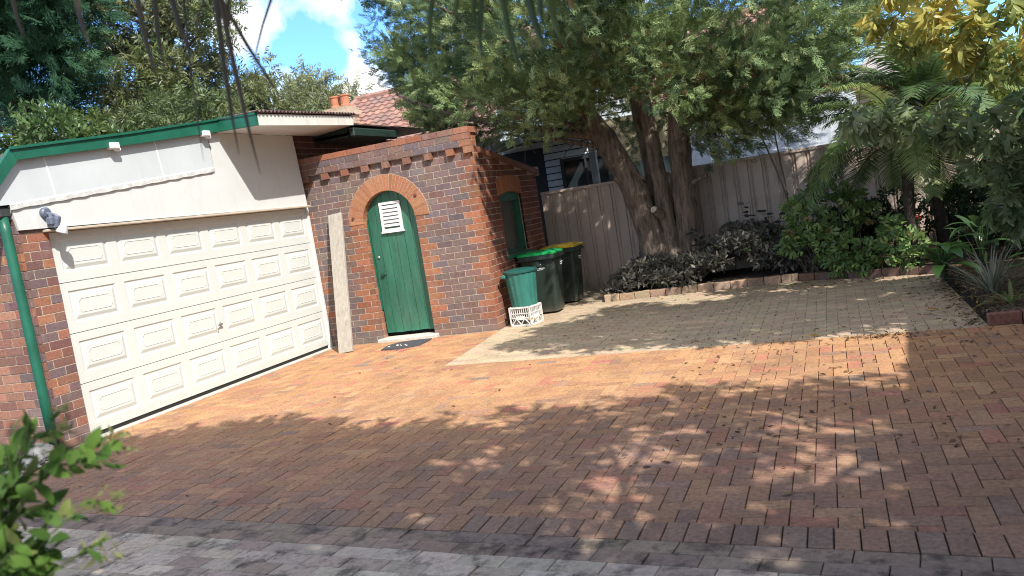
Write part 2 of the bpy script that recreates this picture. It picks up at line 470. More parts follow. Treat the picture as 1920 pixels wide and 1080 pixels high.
# beige bay: stretcher courses running across
bay = MB()
for j in range(0, 44):
    y0 = 6.45 + j * .105
    for i in range(0, 28):
        x0 = 2.55 + i * .21 + (.105 if j % 2 else 0)
        P = [(x0, y0), (x0 + .21, y0), (x0 + .21, y0 + .105), (x0, y0 + .105)]
        P = clip(P, -ey, ex, -(ey * PA[0] - ex * PA[1]) + .002)
        P = clip(P, ly, -lx, ly * PA[0] - lx * PA[1] + .002)
        P = clip(P, -1, 0, -8.14); P = clip(P, 0, -1, -10.74); P = clip(P, -.45, -1, -(.45 * 6.5 + 10.74))
        P = clip(P, 1, 0, 2.69) if y0 > 9.0 else P
        paver(bay, P, jit((.425, .33, .228), .12, .05))
    # strip beside the fence, past the end of the garden bed
for j in range(0, 16):
    y0 = 10.75 + j * .105
    for i in range(0, 6):
        x0 = 2.69 + i * .21 + (.105 if j % 2 else 0)
        P = clip([(x0, y0), (x0 + .21, y0), (x0 + .21, y0 + .105), (x0, y0 + .105)], -1, 0, -3.72)
        P = clip(P, 0, -1, -12.36)
        paver(bay, P, jit((.37, .30, .21), .12, .05))
tag(bay.build('parking_bay', m_beige, recalc=False), kind='structure')

# pale path in the foreground
pth = MB(); ca, sa = math.cos(math.atan(-.112)), math.sin(math.atan(-.112))
O_ = (2.09, 3.04 - .219)
for j in range(0, 62):
    v0, v1 = -(j + 1) * .118, -j * .118
    for i in range(-12, 36):
        u0 = i * .245 + (.1225 if j % 2 else 0) + .02 * math.sin(j * 2.1); u1 = u0 + .245
        P = [(O_[0] + u * ca - v * sa, O_[1] + u * sa + v * ca) for u, v in ((u0, v0), (u1, v0), (u1, v1), (u0, v1))]
        P = clip(P, -1, 0, -9.35); P = clip(P, 1.0, .36, .10 + .36 * 4.63); P = clip(P, 0, 1, -4.2)
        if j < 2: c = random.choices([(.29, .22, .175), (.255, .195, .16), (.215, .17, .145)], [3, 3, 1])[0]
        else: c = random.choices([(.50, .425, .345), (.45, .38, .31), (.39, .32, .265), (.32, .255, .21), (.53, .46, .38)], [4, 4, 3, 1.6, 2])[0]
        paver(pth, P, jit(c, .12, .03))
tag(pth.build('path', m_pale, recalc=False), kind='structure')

# garden soil
sl = MB()
def soil(poly, z0, z1): sl.prism([(p[0], p[1], z0) for p in poly], (0, 0, z1 - z0))
soil([(3.72, 10.9), (6.5, 10.9), (8.26, 10.1), (8.26, 6.72), (11.5, 6.72), (11.5, 12.35), (3.72, 12.35)], -.08, .085)
soil([(-3.2, 2.0), (.9, 2.0), (.12, 4.6), (.10, 4.36), (-3.2, 4.36)], -.08, .0)
tag(sl.build('garden_soil', m_soil), kind='structure')

# ------------------------------------------------------------------ brickwork
ORANGE = [(.28, .118, .066), (.25, .105, .060), (.30, .132, .074), (.23, .100, .064), (.20, .10, .072)]
PURPLE = [(.160, .110, .105), (.145, .104, .106), (.170, .113, .100), (.135, .106, .114), (.165, .120, .108), (.175, .106, .092)]
BROWN = [(.22, .105, .075), (.19, .095, .072), (.26, .12, .08), (.17, .085, .075), (.30, .13, .075), (.15, .085, .085)]
RED = [(.19, .065, .038), (.17, .055, .034), (.22, .075, .04), (.14, .05, .036)]
CH = .08625
def bricks(mb, O, U, N, rows, spans, tone, depth=.0035, proud=.0, bl=.236, back=.03, anchor=0.0, gap=.0088):
    """courses of bricks on the plane O + s*U + z; N outward. spans(row)->[(a,b)], tone(s0,s1,row)->colour"""
    O, U, N = Vector(O), Vector(U), Vector(N)
    for r in rows:
        z0 = r * CH + gap * .5; z1 = (r + 1) * CH - gap * .5
        for a, b in spans(r):
            cuts = [a]; off = anchor + (bl / 2 if r % 2 else 0)
            k = math.ceil((a - off) / bl + 1e-6)
            while off + k * bl < b - 1e-6: cuts.append(off + k * bl); k += 1
            cuts.append(b)
            i = 1
            while i < len(cuts) - 1:
                if cuts[i] - cuts[i - 1] < .045 or cuts[i + 1] - cuts[i] < .045: cuts.pop(i)
                else: i += 1
            for s0, s1 in zip(cuts[:-1], cuts[1:]):
                e0 = s0 + (gap * .5 if s0 > a + 1e-6 else 0); e1 = s1 - (gap * .5 if s1 < b - 1e-6 else 0)
                p = proud + random.uniform(-.0012, .0012); c = jit(tone(s0, s1, r), .13, .05)
                q = .0015
                f = lambda s, z, d: O + U * s + Vector((0, 0, z)) + N * d
                V = [f(e0, z0, -back), f(e1, z0, -back), f(e1, z1, -back), f(e0, z1, -back),
                     f(e0, z0, p + depth - q), f(e1, z0, p + depth - q), f(e1, z1, p + depth - q), f(e0, z1, p + depth - q),
                     f(e0 + q, z0 + q, p + depth), f(e1 - q, z0 + q, p + depth), f(e1 - q, z1 - q, p + depth), f(e0 + q, z1 - q, p + depth)]
                mb.mesh(V, [(8, 9, 10, 11), (0, 1, 5, 4), (1, 2, 6, 5), (2, 3, 7, 6), (3, 0, 4, 7), (4, 5, 9, 8), (5, 6, 10, 9), (6, 7, 11, 10), (7, 4, 8, 11)], c)

# ------------------------------------------------------------------ outhouse (brick shed with arched door)
X1, Y1 = 2.675, 9.11
shed = thing('brick_shed', 'small brick outhouse with an arched green door beside the garage', 'shed', (1.34, 10.3, 0))
DC, DR, RI, RO, SP = 1.301, .414, .414, .635, 1.70        # door centre, half width, arch radii, spring height
RM = .52
def front_spans(r):
    zm = (r + .5) * CH
    if zm < SP: w = DR
    elif zm < SP + RM: w = math.sqrt(max(0, RM ** 2 - (zm - SP) ** 2))
    else: w = 0
    if w < .06: return [(.0, X1)]
    return [(.0, DC - w), (DC + w, X1)]
def front_tone(s0, s1, r):
    sm = (s0 + s1) / 2
    if r <= 1 and random.random() < .8: return random.choice(PURPLE)
    if r >= 31: return random.choice(ORANGE[:2] + BROWN[:2])
    zm = (r + .5) * CH
    if r < 29 and s1 > X1 - .02: return random.choice(ORANGE)
    if r >= 29: return random.choice(PURPLE if s1 < X1 - .02 else ORANGE)
    if zm < SP + .05 and (abs(s0 - DC - DR) < .13 or abs(DC - DR - s1) < .13) and random.random() < .93: return random.choice(ORANGE)
    if s0 < .02 and random.random() < .4: return random.choice(ORANGE)
    return random.choice(PURPLE)
fw = MB()
bricks(fw, (0, Y1, 0), (1, 0, 0), (0, -1, 0), range(0, 28), front_spans, front_tone, anchor=X1)
# corbelled dentil course and parapet
bricks(fw, (0, Y1, 0), (1, 0, 0), (0, -1, 0), [28], lambda r: [(0, X1)], front_tone, anchor=X1)
dx = [.10, .42, .75, 1.08, 1.41, 1.74, 2.07, 2.40]
for k, s in enumerate(dx):
    fw.box(s - .056, s + .056, Y1 - .058, Y1 + .02, 28 * CH - .004, 29 * CH - .004, jit(random.choice(ORANGE + BROWN[:1]), .15))
fw.box(2.60, X1 + .045, Y1 - .060, Y1 + .02, 28 * CH - .004, 29 * CH - .004, jit((.26, .13, .075), .1))
bricks(fw, (0, Y1, 0), (1, 0, 0), (0, -1, 0), range(29, 31), lambda r: [(0, X1 + .03)], front_tone, proud=.05, anchor=X1)
def cap_tone(s0, s1, r): return random.choice([(.235, .115, .08), (.26, .11, .07), (.21, .11, .085), (.28, .115, .07)])
bricks(fw, (0, Y1, .0), (1, 0, 0), (0, -1, 0), [31], lambda r: [(0, X1 + .03)], cap_tone, proud=.056, anchor=X1 - .06, bl=.236, back=.30)
front = fw.build('front_wall', m_brick, shed, recalc=False)
mt = MB()
NS = 20
arc = [(DC - DR * math.cos(math.pi * k / NS), SP + RI * math.sin(math.pi * k / NS)) for k in range(NS + 1)]
# mortar skin with the door opening cut out
def strip(p, q): mt.prism([(p[0], Y1, p[1]), (q[0], Y1, q[1]), (q[0], Y1, 31.9 * CH), (p[0], Y1, 31.9 * CH)], (0, .24, 0))
for p, q in zip(arc[:-1], arc[1:]): strip(p, q)
mt.box(.0, DC - DR, Y1, Y1 + .24, -.05, 31.9 * CH); mt.box(DC + DR, X1, Y1, Y1 + .24, -.05, 31.9 * CH)
mt.box(.0, X1 + .025, Y1 - .048, Y1 - .0005, 29 * CH, 31.9 * CH)
mt.build('mortar', m_mortar, front)
# brick jamb facing inside the left reveal
jb = MB()
bricks(jb, (DC - DR + .001, Y1 + .004, 0), (0, 1, 0), (1, 0, 0), range(0, 20), lambda r: [(0, .13)], lambda a, b, r: random.choice(ORANGE + BROWN[:2]))
jb.build('door_reveal', m_brick, front, recalc=False)
# arch ring of wedge bricks
ar = MB(); NV = 34
for k in range(NV):
    a0 = math.pi * (k + .06) / NV; a1 = math.pi * (k + .94) / NV
    c = jit(random.choice([(.34, .148, .078), (.31, .13, .07), (.36, .165, .09)]), .1)
    pts = [(DC - r_ * math.cos(a), SP + r_ * math.sin(a)) for r_, a in ((RI - .004, a0), (RI - .004, a1), (RO, a1), (RO, a0))]
    ar.prism([(p[0], Y1 + .11, p[1]) for p in pts], (0, -.122, 0), c)
ar.build('door_arch', m_brick, shed)
am = MB()
for k in range(NV):
    a0 = math.pi * k / NV; a1 = math.pi * (k + 1) / NV
    pts = [(DC - r_ * math.cos(a), SP + r_ * math.sin(a)) for r_, a in ((RI, a0), (RI, a1), (RO + .004, a1), (RO + .004, a0))]
    am.prism([(p[0], Y1 + .10, p[1]) for p in pts], (0, -.1095, 0))
am.build('arch_joint', m_mortar, front)
# two rusty bolts through the arch
for (bx, bz) in ((.74, 1.80), (1.77, 1.98)):
    bo = MB(); bo.lathe([(.022, 0), (.022, .012), (.012, .02)], 8, mat=Matrix.Translation((bx, Y1 - .012, bz)) @ Matrix.Rotation(R(90), 4, 'X'))
    bo.build('tie_bolt', M('rusty_iron', (.12, .04, .03), .8), front)

# the boarded door
YD = Y1 + .10
door = MB(); nb = 6; bw = 2 * DR / nb
m_gdoor = M('weathered_green_boards', (.028, .125, .082), .42, noise=(7, .28), bump=(30, .15, .004), spec=.45, scale=(1, 1, .25),
            blotch=[(3.2, .48, .72, (.10, .17, .125), .7), (5.0, .56, .72, (.004, .055, .035), .6), (40, .60, .72, (.12, .16, .13), .35)], splash=(.28, (.012, .20, .115), .5))
for b in range(nb):
    xa, xb = DC - DR + .028 + b * (2 * DR - .034) / nb, DC - DR + .028 + (b + 1) * (2 * DR - .034) / nb - .005
    def top(x): return SP + math.sqrt(max(0.0, (RI - .006) ** 2 - (x - DC) ** 2))
    zb = .10 + .012 * random.uniform(-1, 1); tp = [(xa + (xb - xa) * t, top(xa + (xb - xa) * t)) for t in (0, .33, .66, 1)]
    yo = YD + .035 * (xb - DC) * .3 + random.uniform(-.0015, .0015)
    door.prism([(xa, yo, zb), (xb, yo, zb + random.uniform(-.006, .006))] + [(p[0], yo, p[1]) for p in tp[::-1]], (0, .03, 0))
dr = door.build('door', m_gdoor, shed)
db = MB(); db.box(DC - DR, DC + DR, YD + .045, YD + .06, 0, 2.13)
db.build('dark_interior', m_dark, front)
fr = MB(); fr.box(DC - DR, DC - DR + .022, YD - .02, YD + .04, .45, SP + .05)
fr.build('door_stop', m_green, dr)
vg = MB(); v0, v1, vz0, vz1 = 1.125, 1.455, 1.545, 1.955
vr = Matrix.Translation(((v0 + v1) / 2, YD - .012, (vz0 + vz1) / 2)) @ Matrix.Rotation(R(1.2), 4, 'Y')
hw, hh = (v1 - v0) / 2, (vz1 - vz0) / 2
for a, b, c_, d in ((-hw, hw, hh - .035, hh), (-hw, hw, -hh, -hh + .035), (-hw, -hw + .04, -hh + .035, hh - .035), (hw - .04, hw, -hh + .035, hh - .035)):
    vg.box(a, b, -.014, .012, c_, d, mat=vr)
for k in range(6):
    z = -hh + .06 + k * (2 * hh - .10) / 6 + .02
    vg.box(-hw + .04, hw - .04, -.010, .004, -.021, .021, mat=vr @ Matrix.Translation((0, 0, z)) @ Matrix.Rotation(R(-28), 4, 'X'))
vg.box(-hw - .01, hw + .015, -.024, .012, -hh - .022, -hh, mat=vr)
vg.build('vent_grille', M('white_vent', (.72, .72, .70), .5, noise=(20, .08)), dr)
lk = MB()
lk.lathe([(.018, 0), (.018, .012), (.008, .02)], 12, mat=Matrix.Translation((.985, YD - .004, 1.20)) @ Matrix.Rotation(R(90), 4, 'X'))
lk.build('lock', m_steel, dr)
hd = MB(); hd.box(.985, 1.035, YD - .035, YD - .02, .93, .96); hd.tube([(.975, YD - .005, .96), (.985, YD - .03, .945), (1.04, YD - .03, .945), (1.055, YD - .005, .96)], .008, 6)
hd.build('handle', M('dark_green_iron', (.008, .05, .035), .5), dr)
st = MB(); st.bbox(DC - DR - .05, DC + DR + .06, Y1 - .11, Y1 + .15, -.03, .048, .012)
st.build('doorstep', m_conc, shed)

# side wall (faces the bay) with the arched window opening
YB = 11.6; wy0, wy1, wz0, wz1 = 9.88, 10.79, .94, 1.84
def side_top(y): return 2.44 - (y - 9.36) * (2.44 - 2.10) / (YB - 9.36)
def side_spans(r):
    zt = (r + 1) * CH
    e = YB - Y1
    if r < 28:
        ymax = 9.36 + (2.44 - zt) * (YB - 9.36) / (2.44 - 2.10) - Y1
        e = min(e, ymax) if zt > 2.10 else e
        if e < .3: e = .24
    else: e = .24
    zm = (r + .5) * CH
    if wz0 - .02 < zm < wz1 + .22: return [(0, wy0 - Y1), (wy1 - Y1, e)] if e > wy1 - Y1 + .1 else [(0, wy0 - Y1)]
    return [(0, e)]
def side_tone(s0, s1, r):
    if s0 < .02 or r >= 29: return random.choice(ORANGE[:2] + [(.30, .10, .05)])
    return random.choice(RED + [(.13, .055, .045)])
sw = MB()
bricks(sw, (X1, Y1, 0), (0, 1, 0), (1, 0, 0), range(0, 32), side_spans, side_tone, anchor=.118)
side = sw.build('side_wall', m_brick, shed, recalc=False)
mt = MB(); t = .22
def wallpoly(pts): mt.prism([(X1 - t, y, z) for y, z in pts], (t, 0, 0))
wallpoly([(Y1 + .242, -.05), (wy0, -.05), (wy0, side_top(wy0)), (9.36, 2.44), (Y1 + .242, 2.44)])
wallpoly([(wy0, -.05), (wy1, -.05), (wy1, wz0), (wy0, wz0)])
wallpoly([(wy0, wz1 + .02), (wy1, wz1 + .02), (wy1, side_top(wy1)), (wy0, side_top(wy0))])
wallpoly([(wy1, -.05), (YB, -.05), (YB, side_top(YB)), (wy1, side_top(wy1))])
mt.build('mortar', m_mortar, side)
li = MB(); nl = 13
for k in range(nl):
    ya = wy0 - .04 + k * (wy1 - wy0 + .08) / nl; yb = ya + (wy1 - wy0 + .08) / nl - .009
    ar_ = lambda y: .055 * (1 - ((y - (wy0 + wy1) / 2) / .5) ** 2)
    li.prism([(X1 - .10, ya, wz1 + ar_(ya) - .05), (X1 - .10, yb, wz1 + ar_(yb) - .05), (X1 - .10, yb, wz1 + .19 + ar_(yb)), (X1 - .10, ya, wz1 + .19 + ar_(ya))], (.112, 0, 0), jit((.36, .14, .07), .12))
li.build('window_lintel', m_brick, side)
wf = MB(); xw = X1 - .10
wf.box(xw - .05, xw + .045, wy0, wy0 + .05, wz0, wz1 + .03); wf.box(xw - .05, xw + .06, wy1 - .085, wy1, wz0, wz1 + .03)
wf.box(xw - .05, xw + .06, wy0 + .05, wy1 - .085, wz1 - .13, wz1 + .03); wf.box(xw - .05, xw + .05, wy0 + .05, wy1 - .085, wz0, wz0 + .06)
wf.box(X1 - .12, X1 + .05, wy0 - .03, wy1 + .03, wz0 - .05, wz0 - .001)
win = wf.build('window', m_green, shed)
wp = MB(); wp.box(xw - .02, xw - .005, wy0 + .05, wy1 - .085, wz0 + .06, wz1 - .13)
wp.build('pane', M('dusty_glass', (.085, .08, .07), .25, noise=(3, .2), spec=.5), win)
bk = MB(); bk.box(.0, X1 - .23, YB - .2, YB - .001, -.05, 2.05)
bk.build('rear_wall', m_mortar, shed)
rf = MB()
rf.prism([(.0, 9.36, 2.40), (X1 - .06, 9.36, 2.40), (X1 - .06, YB + .08, 2.06), (.0, YB + .08, 2.06)], (0, 0, .03))
rf.build('roof', M('rusty_sheet', (.14, .07, .05), .7, noise=(6, .4)), shed)
vb = MB()
n_ = Vector((0, .34, 2.24)).normalized()
vb.prism([(X1 - .06, 9.34, 2.405), (X1 - .06, YB + .10, 2.065), (X1 - .06, YB + .10, 2.145), (X1 - .06, 9.34, 2.485)], (.10, 0, 0))
vb.build('verge_board', M('red_oxide_timber', (.21, .085, .05), .7, noise=(10, .3), scale=(1, .3, 1)), shed)

# ------------------------------------------------------------------ garage
gar = thing('garage', 'white and brick garage with a panelled roller door and green roof trim', 'garage', (-2.2, 6.7, 0))
YL, YR, HD = 4.73, 9.09, 2.065
gw = MB()
def pier_tone(a, b, r): return random.choice(BROWN + PURPLE[:2])
bricks(gw, (.045, 4.385, 0), (0, 1, 0), (1, 0, 0), range(0, 25), lambda r: [(0, .345)], pier_tone, anchor=.22)
def lw_tone(a, b, r): return random.choice([(.30, .15, .10), (.27, .13, .09), (.33, .16, .105), (.22, .11, .085)])
gw.build('brick_pier', m_brick, gar, recalc=False); gw = MB()
bricks(gw, (.055, 4.385, 0), (-1, 0, 0), (0, -1, 0), range(0, 26), lambda r: [(0, 3.6)], lambda a, b, r: random.choice(BROWN + PURPLE) if a < .2 else lw_tone(a, b, r), anchor=.118)
gw.build('brick_wall', m_brick, gar, recalc=False); gw = MB()
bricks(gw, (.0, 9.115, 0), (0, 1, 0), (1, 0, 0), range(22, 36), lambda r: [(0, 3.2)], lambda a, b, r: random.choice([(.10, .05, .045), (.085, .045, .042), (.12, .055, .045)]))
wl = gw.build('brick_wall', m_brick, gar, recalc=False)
mt = MB(); mt.box(-.10, .0445, 4.3865, 4.7295, -.05, 2.15); mt.build('mortar', m_mortar, wl)
mt = MB(); mt.box(-3.55, -.1005, 4.3865, 4.60, -.05, 2.24); mt.build('mortar', m_mortar, wl)
mt = MB(); mt.box(-.20, -.0005, 9.118, 12.3, 1.8, 3.1)
mt.build('mortar', m_mortar, wl)
# shell behind
sh = MB(); sh.box(-3.55, -3.4, 4.61, 12.3, -.05, 2.9); sh.box(-3.39, -.21, 12.1, 12.3, -.05, 2.9); sh.box(-3.39, -.25, 4.62, 12.0, -.06, .0)
sh.build('rear_wall', m_mortar, gar)

# roller door: four sections, six pressed panels in each
gd = MB(); gd.box(-.06, -.04, YL, YR, .02, HD)
gdo = gd.build('garage_door', m_dark, gar)
sec_h = (HD - .045) / 4
def section(k):
    mb = MB(); z0 = .045 + k * sec_h + .0012; z1 = z0 + sec_h - .0024; xf_ = 0.0
    pw, ph, pitch, ys = .585, .315, .708, YL + .122
    zc = (z0 + z1) / 2 + .01; za, zb = zc - ph / 2, zc + ph / 2
    b = .004
    edges = []
    ycuts = [YL + .004]
    for p in range(6): ycuts += [ys + p * pitch, ys + p * pitch + pw]
    ycuts.append(YR - .035)
    q = lambda y0, y1, a, c: mb.face([(xf_, y0, a), (xf_, y1, a), (xf_, y1, c), (xf_, y0, c)])
    q(ycuts[0], ycuts[-1], z0 + b, za); q(ycuts[0], ycuts[-1], zb, z1 - b)
    for i in range(0, len(ycuts), 2): q(ycuts[i], ycuts[i + 1], za, zb)
    # rolled top and bottom edges
    mb.face([(xf_, ycuts[0], z0 + b), (xf_, ycuts[-1], z0 + b), (xf_ - .012, ycuts[-1], z0), (xf_ - .012, ycuts[0], z0)])
    mb.face([(xf_, ycuts[0], z1 - b), (xf_, ycuts[-1], z1 - b), (xf_ - .012, ycuts[-1], z1), (xf_ - .012, ycuts[0], z1)])
    for yy in (ycuts[0], ycuts[-1]): mb.face([(xf_, yy, z0 + b), (xf_, yy, z1 - b), (xf_ - .03, yy, z1), (xf_ - .03, yy, z0)])
    for p in range(6):
        y0 = ys + p * pitch; cy, cz = y0 + pw / 2, zc
        def loop(ins, d, ch):
            w, h = pw / 2 - ins, ph / 2 - ins
            return [(xf_ + d, cy + sx * (w - (ch if e else 0)), cz + sz * (h - (0 if e else ch))) for sx, sz, e in
                    ((-1, -1, 0), (-1, -1, 1), (1, -1, 1), (1, -1, 0), (1, 1, 0), (1, 1, 1), (-1, 1, 1), (-1, 1, 0))]
        Ls = [loop(0, 0, 0), loop(.012, -.011, .0), loop(.026, -.011, .0), loop(.060, .001, .0), loop(.082, .001, .028), loop(.090, .006, .030), loop(.098, .001, .032)]
        V = [v for l in Ls for v in l]; F = []
        for a in range(len(Ls) - 1):
            for i in range(8): F.append((a * 8 + i, a * 8 + (i + 1) % 8, (a + 1) * 8 + (i + 1) % 8, (a + 1) * 8 + i))
        F.append(tuple((len(Ls) - 1) * 8 + i for i in range(8)))
        mb.mesh(V, F)
    return mb.build('door_section', m_door, gdo, recalc=False)
for k in range(4): section(k)
hn = MB(); hn.lathe([(.022, 0), (.022, .01), (.012, .016), (.012, .035)], 12, mat=Matrix.Translation((0, 6.87, .765)) @ Matrix.Rotation(R(90), 4, 'Y'))
hn.bbox(.028, .042, 6.80, 6.885, .755, .775, .004); hn.tube([(.035, 6.81, .765), (.03, 6.80, .73), (.02, 6.80, .71)], .007, 6)
hn.build('handle', m_steel, gdo)
sl2 = MB(); sl2.box(-.035, -.012, YL, YR, .008, .044)
sl2.build('bottom_seal', M('black_rubber', (.012, .012, .012), .7), gdo)
jm = MB(); jm.bbox(-.04, .03, YR - .033, YR + .012, .0, HD, .004); jm.box(-.04, -.005, YR - .06, YR - .034, .0, HD)
jm.build('door_jamb', m_white, gar)
th = MB(); th.box(-.10, .105, YL - .02, YR, -.03, .006)
th.build('threshold', m_conc, gar)

# white cladding above the door
def ypoly(x0, x1, pts, mb): mb.prism([(x0, y, z) for y, z in pts], (x1 - x0, 0, 0))
cl = MB(); ypoly(-.05, .08, [(4.40, 2.105), (9.02, 2.092), (8.955, 3.085), (7.20, 3.085), (7.20, 2.655), (4.36, 2.335)], cl)
clad = cl.build('wall_cladding', m_white, gar)
jn = MB(); jn.box(.080, .0815, 6.72, 6.726, 2.12, 2.60)
jn.build('board_joint', M('joint_grey', (.5, .48, .44), .8), clad)
hdw = MB(); hdw.bbox(-.05, .125, 4.66, 9.03, 2.066, 2.090, .004)
hdw.build('door_head', M('tan_timber', (.46, .40, .32), .7, noise=(8, .15)), gar)
pn = MB(); ypoly(-.04, .094, [(4.05, 2.33), (4.36, 2.345), (7.17, 2.655), (7.17, 3.12), (5.94, 2.965), (4.53, 2.775), (4.05, 2.36)], pn)
gp = pn.build('gable_panel', m_grey, gar)
for (ya, yb, za, zb) in ((4.83, 4.845, 2.41, 2.80), (6.30, 6.312, 2.57, 3.0)):
    cv = MB(); cv.prism([(.094, ya + .02, za), (.094, yb + .02, za), (.094, yb - .03, zb), (.094, ya - .03, zb)], (.004, 0, 0))
    cv.build('cover_strip', M('white_strip', (.78, .78, .75), .5), gp)
fl = MB()
N_ = 40
for k in range(N_):                                    # dented lead flashing along the panel foot
    a = k / N_; b = (k + 1) / N_
    f = lambda t: (4.34 + (7.185 - 4.34) * t, 2.325 + (2.635 - 2.325) * t)
    (y0, z0), (y1, z1) = f(a), f(b); w0, w1 = .03 + .004 * math.sin(k * 1.7), .03 + .004 * math.sin((k + 1) * 1.7)
    d0, d1 = .100 + .004 * math.sin(k * 2.3), .100 + .004 * math.sin((k + 1) * 2.3)
    fl.face([(d0, y0, z0 - w0), (d1, y1, z1 - w1), (d1 + .003, y1, z1 + .012), (d0 + .003, y0, z0 + .012)])
    fl.face([(d0 + .003, y0, z0 + .012), (d1 + .003, y1, z1 + .012), (.0945, y1, z1 + .03), (.0945, y0, z0 + .03)])
    fl.face([(d0, y0, z0 - w0), (d1, y1, z1 - w1), (.0805, y1, z1 - w1), (.0805, y0, z0 - w0)])
fl.build('flashing', m_flash, gp, recalc=False)
# green barge: rake over the panel, return along the overhang, short steep end
ba = MB()
ypoly(.112, .165, [(4.47, 2.745), (5.86, 2.905), (7.31, 3.085), (7.36, 3.245), (5.86, 3.03), (4.42, 2.85)], ba)
ypoly(.112, .165, [(3.95, 2.22), (4.468, 2.742), (4.418, 2.847), (3.95, 2.36)], ba)
ypoly(.1655, .185, [(4.40, 2.835), (5.86, 3.015), (7.36, 3.228), (7.36, 3.25), (5.86, 3.04), (4.40, 2.86)], ba)
ba.prism([(.1655, 7.36, 3.085), (.728, 7.36, 3.062), (.728, 7.36, 3.215), (.1655, 7.36, 3.25)], (0, -.045, 0))
ba.prism([(.1855, 7.315, 3.222), (.734, 7.315, 3.190), (.734, 7.315, 3.218), (.1855, 7.315, 3.253)], (0, -.012, 0))
ba.build('barge_board', m_green, gar)
so = MB(); so.prism([(.081, 7.362, 3.087), (.712, 7.362, 3.066), (.712, 9.57, 3.146), (.081, 9.57, 3.095)], (0, 0, .02))
so.build('soffit', m_white, gar)
fs = MB(); fs.prism([(.714, 7.362, 3.06), (.714, 9.56, 3.142), (.714, 9.60, 3.275), (.714, 7.362, 3.20)], (.022, 0, 0))
fs.build('fascia', M('weathered_fascia', (.62, .62, .58), .6, noise=(5, .10), scale=(1, 2, .4), blotch=(3, .58, .75, (.35, .33, .30), .4)), gar)
rs = MB(); n = 220                                      # corrugated sheet, ends showing over the fascia
prev = None
for k in range(n + 1):
    y = 7.30 + 2.32 * k / n; z = 3.222 + (y - 7.30) * .0345 + .014 * math.sin(2 * math.pi * k / n * 30)
    cur = [(.775, y, z), (.775, y, z + .006), (-3.6, y, z + .02)]
    if prev: rs.face([prev[0], cur[0], cur[1], prev[1]]); rs.face([prev[1], cur[1], cur[2], prev[2]]); rs.face([prev[0], prev[2], cur[2], cur[0]])
    prev = cur
rs.prism([(.10, 4.0, 2.36), (.10, 4.45, 2.80), (-3.6, 4.45, 2.80), (-3.6, 4.0, 2.36)], (0, 0, .02))
rs.prism([(.10, 4.46, 2.80), (.10, 7.295, 3.16), (-3.6, 7.295, 3.16), (-3.6, 4.46, 2.80)], (0, 0, .015))
rs.prism([(.66, 9.65, 3.17), (-3.6, 9.65, 3.2), (-3.6, 12.4, 3.2), (.66, 12.4, 3.17)], (0, 0, .02))
rs.build('roof', M('rusty_corrugated_iron', (.10, .06, .05), .6, noise=(9, .45), blotch=(4, .5, .65, (.22, .21, .20), .5)), gar, recalc=False)
ev = MB(); ev.box(.0, .60, 9.60, 10.85, 2.99, 3.02); ev.bbox(.60, .70, 9.60, 10.95, 2.985, 3.12, .02); ev.box(.01, .59, 9.60, 10.85, 3.06, 3.15)
ev.build('rear_eave', M('dark_green_gutter', (.018, .035, .030), .5, noise=(6, .2)), gar)
gu = MB(); gu.bbox(-3.6, .07, 4.24, 4.375, 2.225, 2.335, .02)
gu.build('gutter', M('dark_gutter', (.035, .04, .04), .6, noise=(8, .3)), gar)
dp_ = MB(); dp_.tube([(.02, 4.31, 2.24), (.035, 4.30, 2.10), (.05, 4.30, 1.4), (.06, 4.30, .6), (.07, 4.30, .05)], .045, 12)
dp_.build('downpipe', m_green, gar, smooth=True)

# floodlight and soffit boxes on the garage
fld = thing('floodlight', 'grey twin sensor floodlight with a clear bulb on the white garage cladding', 'light', (.08, 4.72, 2.2))
m_fg = M('grey_plastic', (.10, .12, .17), .5, noise=(20, .15))
f1 = MB(); f1.lathe([(.055, 0), (.055, .03), (.04, .045)], 16, mat=Matrix.Translation((.08, 4.70, 2.245)) @ Matrix.Rotation(R(90), 4, 'Y')); f1.build('base', m_fg, fld)
f2 = MB(); f2.tube([(.12, 4.70, 2.24), (.15, 4.70, 2.22), (.16, 4.69, 2.19)], .018, 8); f2.bbox(.125, .195, 4.655, 4.715, 2.12, 2.20, .012); f2.build('sensor', m_fg, fld)
f3 = MB(); f3.tube([(.12, 4.72, 2.235), (.17, 4.74, 2.21), (.20, 4.755, 2.18)], .016, 8); f3.lathe([(.03, 0), (.036, .03), (.038, .10)], 14, mat=Matrix.Translation((.19, 4.745, 2.20)) @ Matrix.Rotation(R(165), 4, 'X') @ Matrix.Rotation(R(-18), 4, 'Y')); f3.build('lamp_holder', m_fg, fld)
f4 = MB(); f4.lathe([(.022, 0), (.035, .02), (.056, .075), (.054, .085), (.03, .088)], 18, mat=Matrix.Translation((.225, 4.765, 2.115)) @ Matrix.Rotation(R(165), 4, 'X') @ Matrix.Rotation(R(-18), 4, 'Y'))
f4.build('bulb', M('bulb_glass', (.55, .60, .68), .12, spec=.8, coat=.5), fld, smooth=True)
mw_ = M('white_plastic', (.76, .76, .74), .5, noise=(20, .05))
for (y, z, lab) in ((5.62, 2.885, 'small white box under the green barge near the middle of the grey panel'), (7.06, 3.05, 'small white box at the right end of the grey panel under the barge')):
    b1 = thing('bracket_box', lab, 'bracket', (.13, y, z), 'white boxes under the barge board')
    q1 = MB(); q1.bbox(.112, .20, y - .055, y + .055, z - .03, z + .035, .008); q1.build('cover', mw_, b1)
    q2 = MB(); q2.bbox(.13, .175, y + .02, y + .085, z - .05, z - .015, .006); q2.build('tab', mw_, b1)

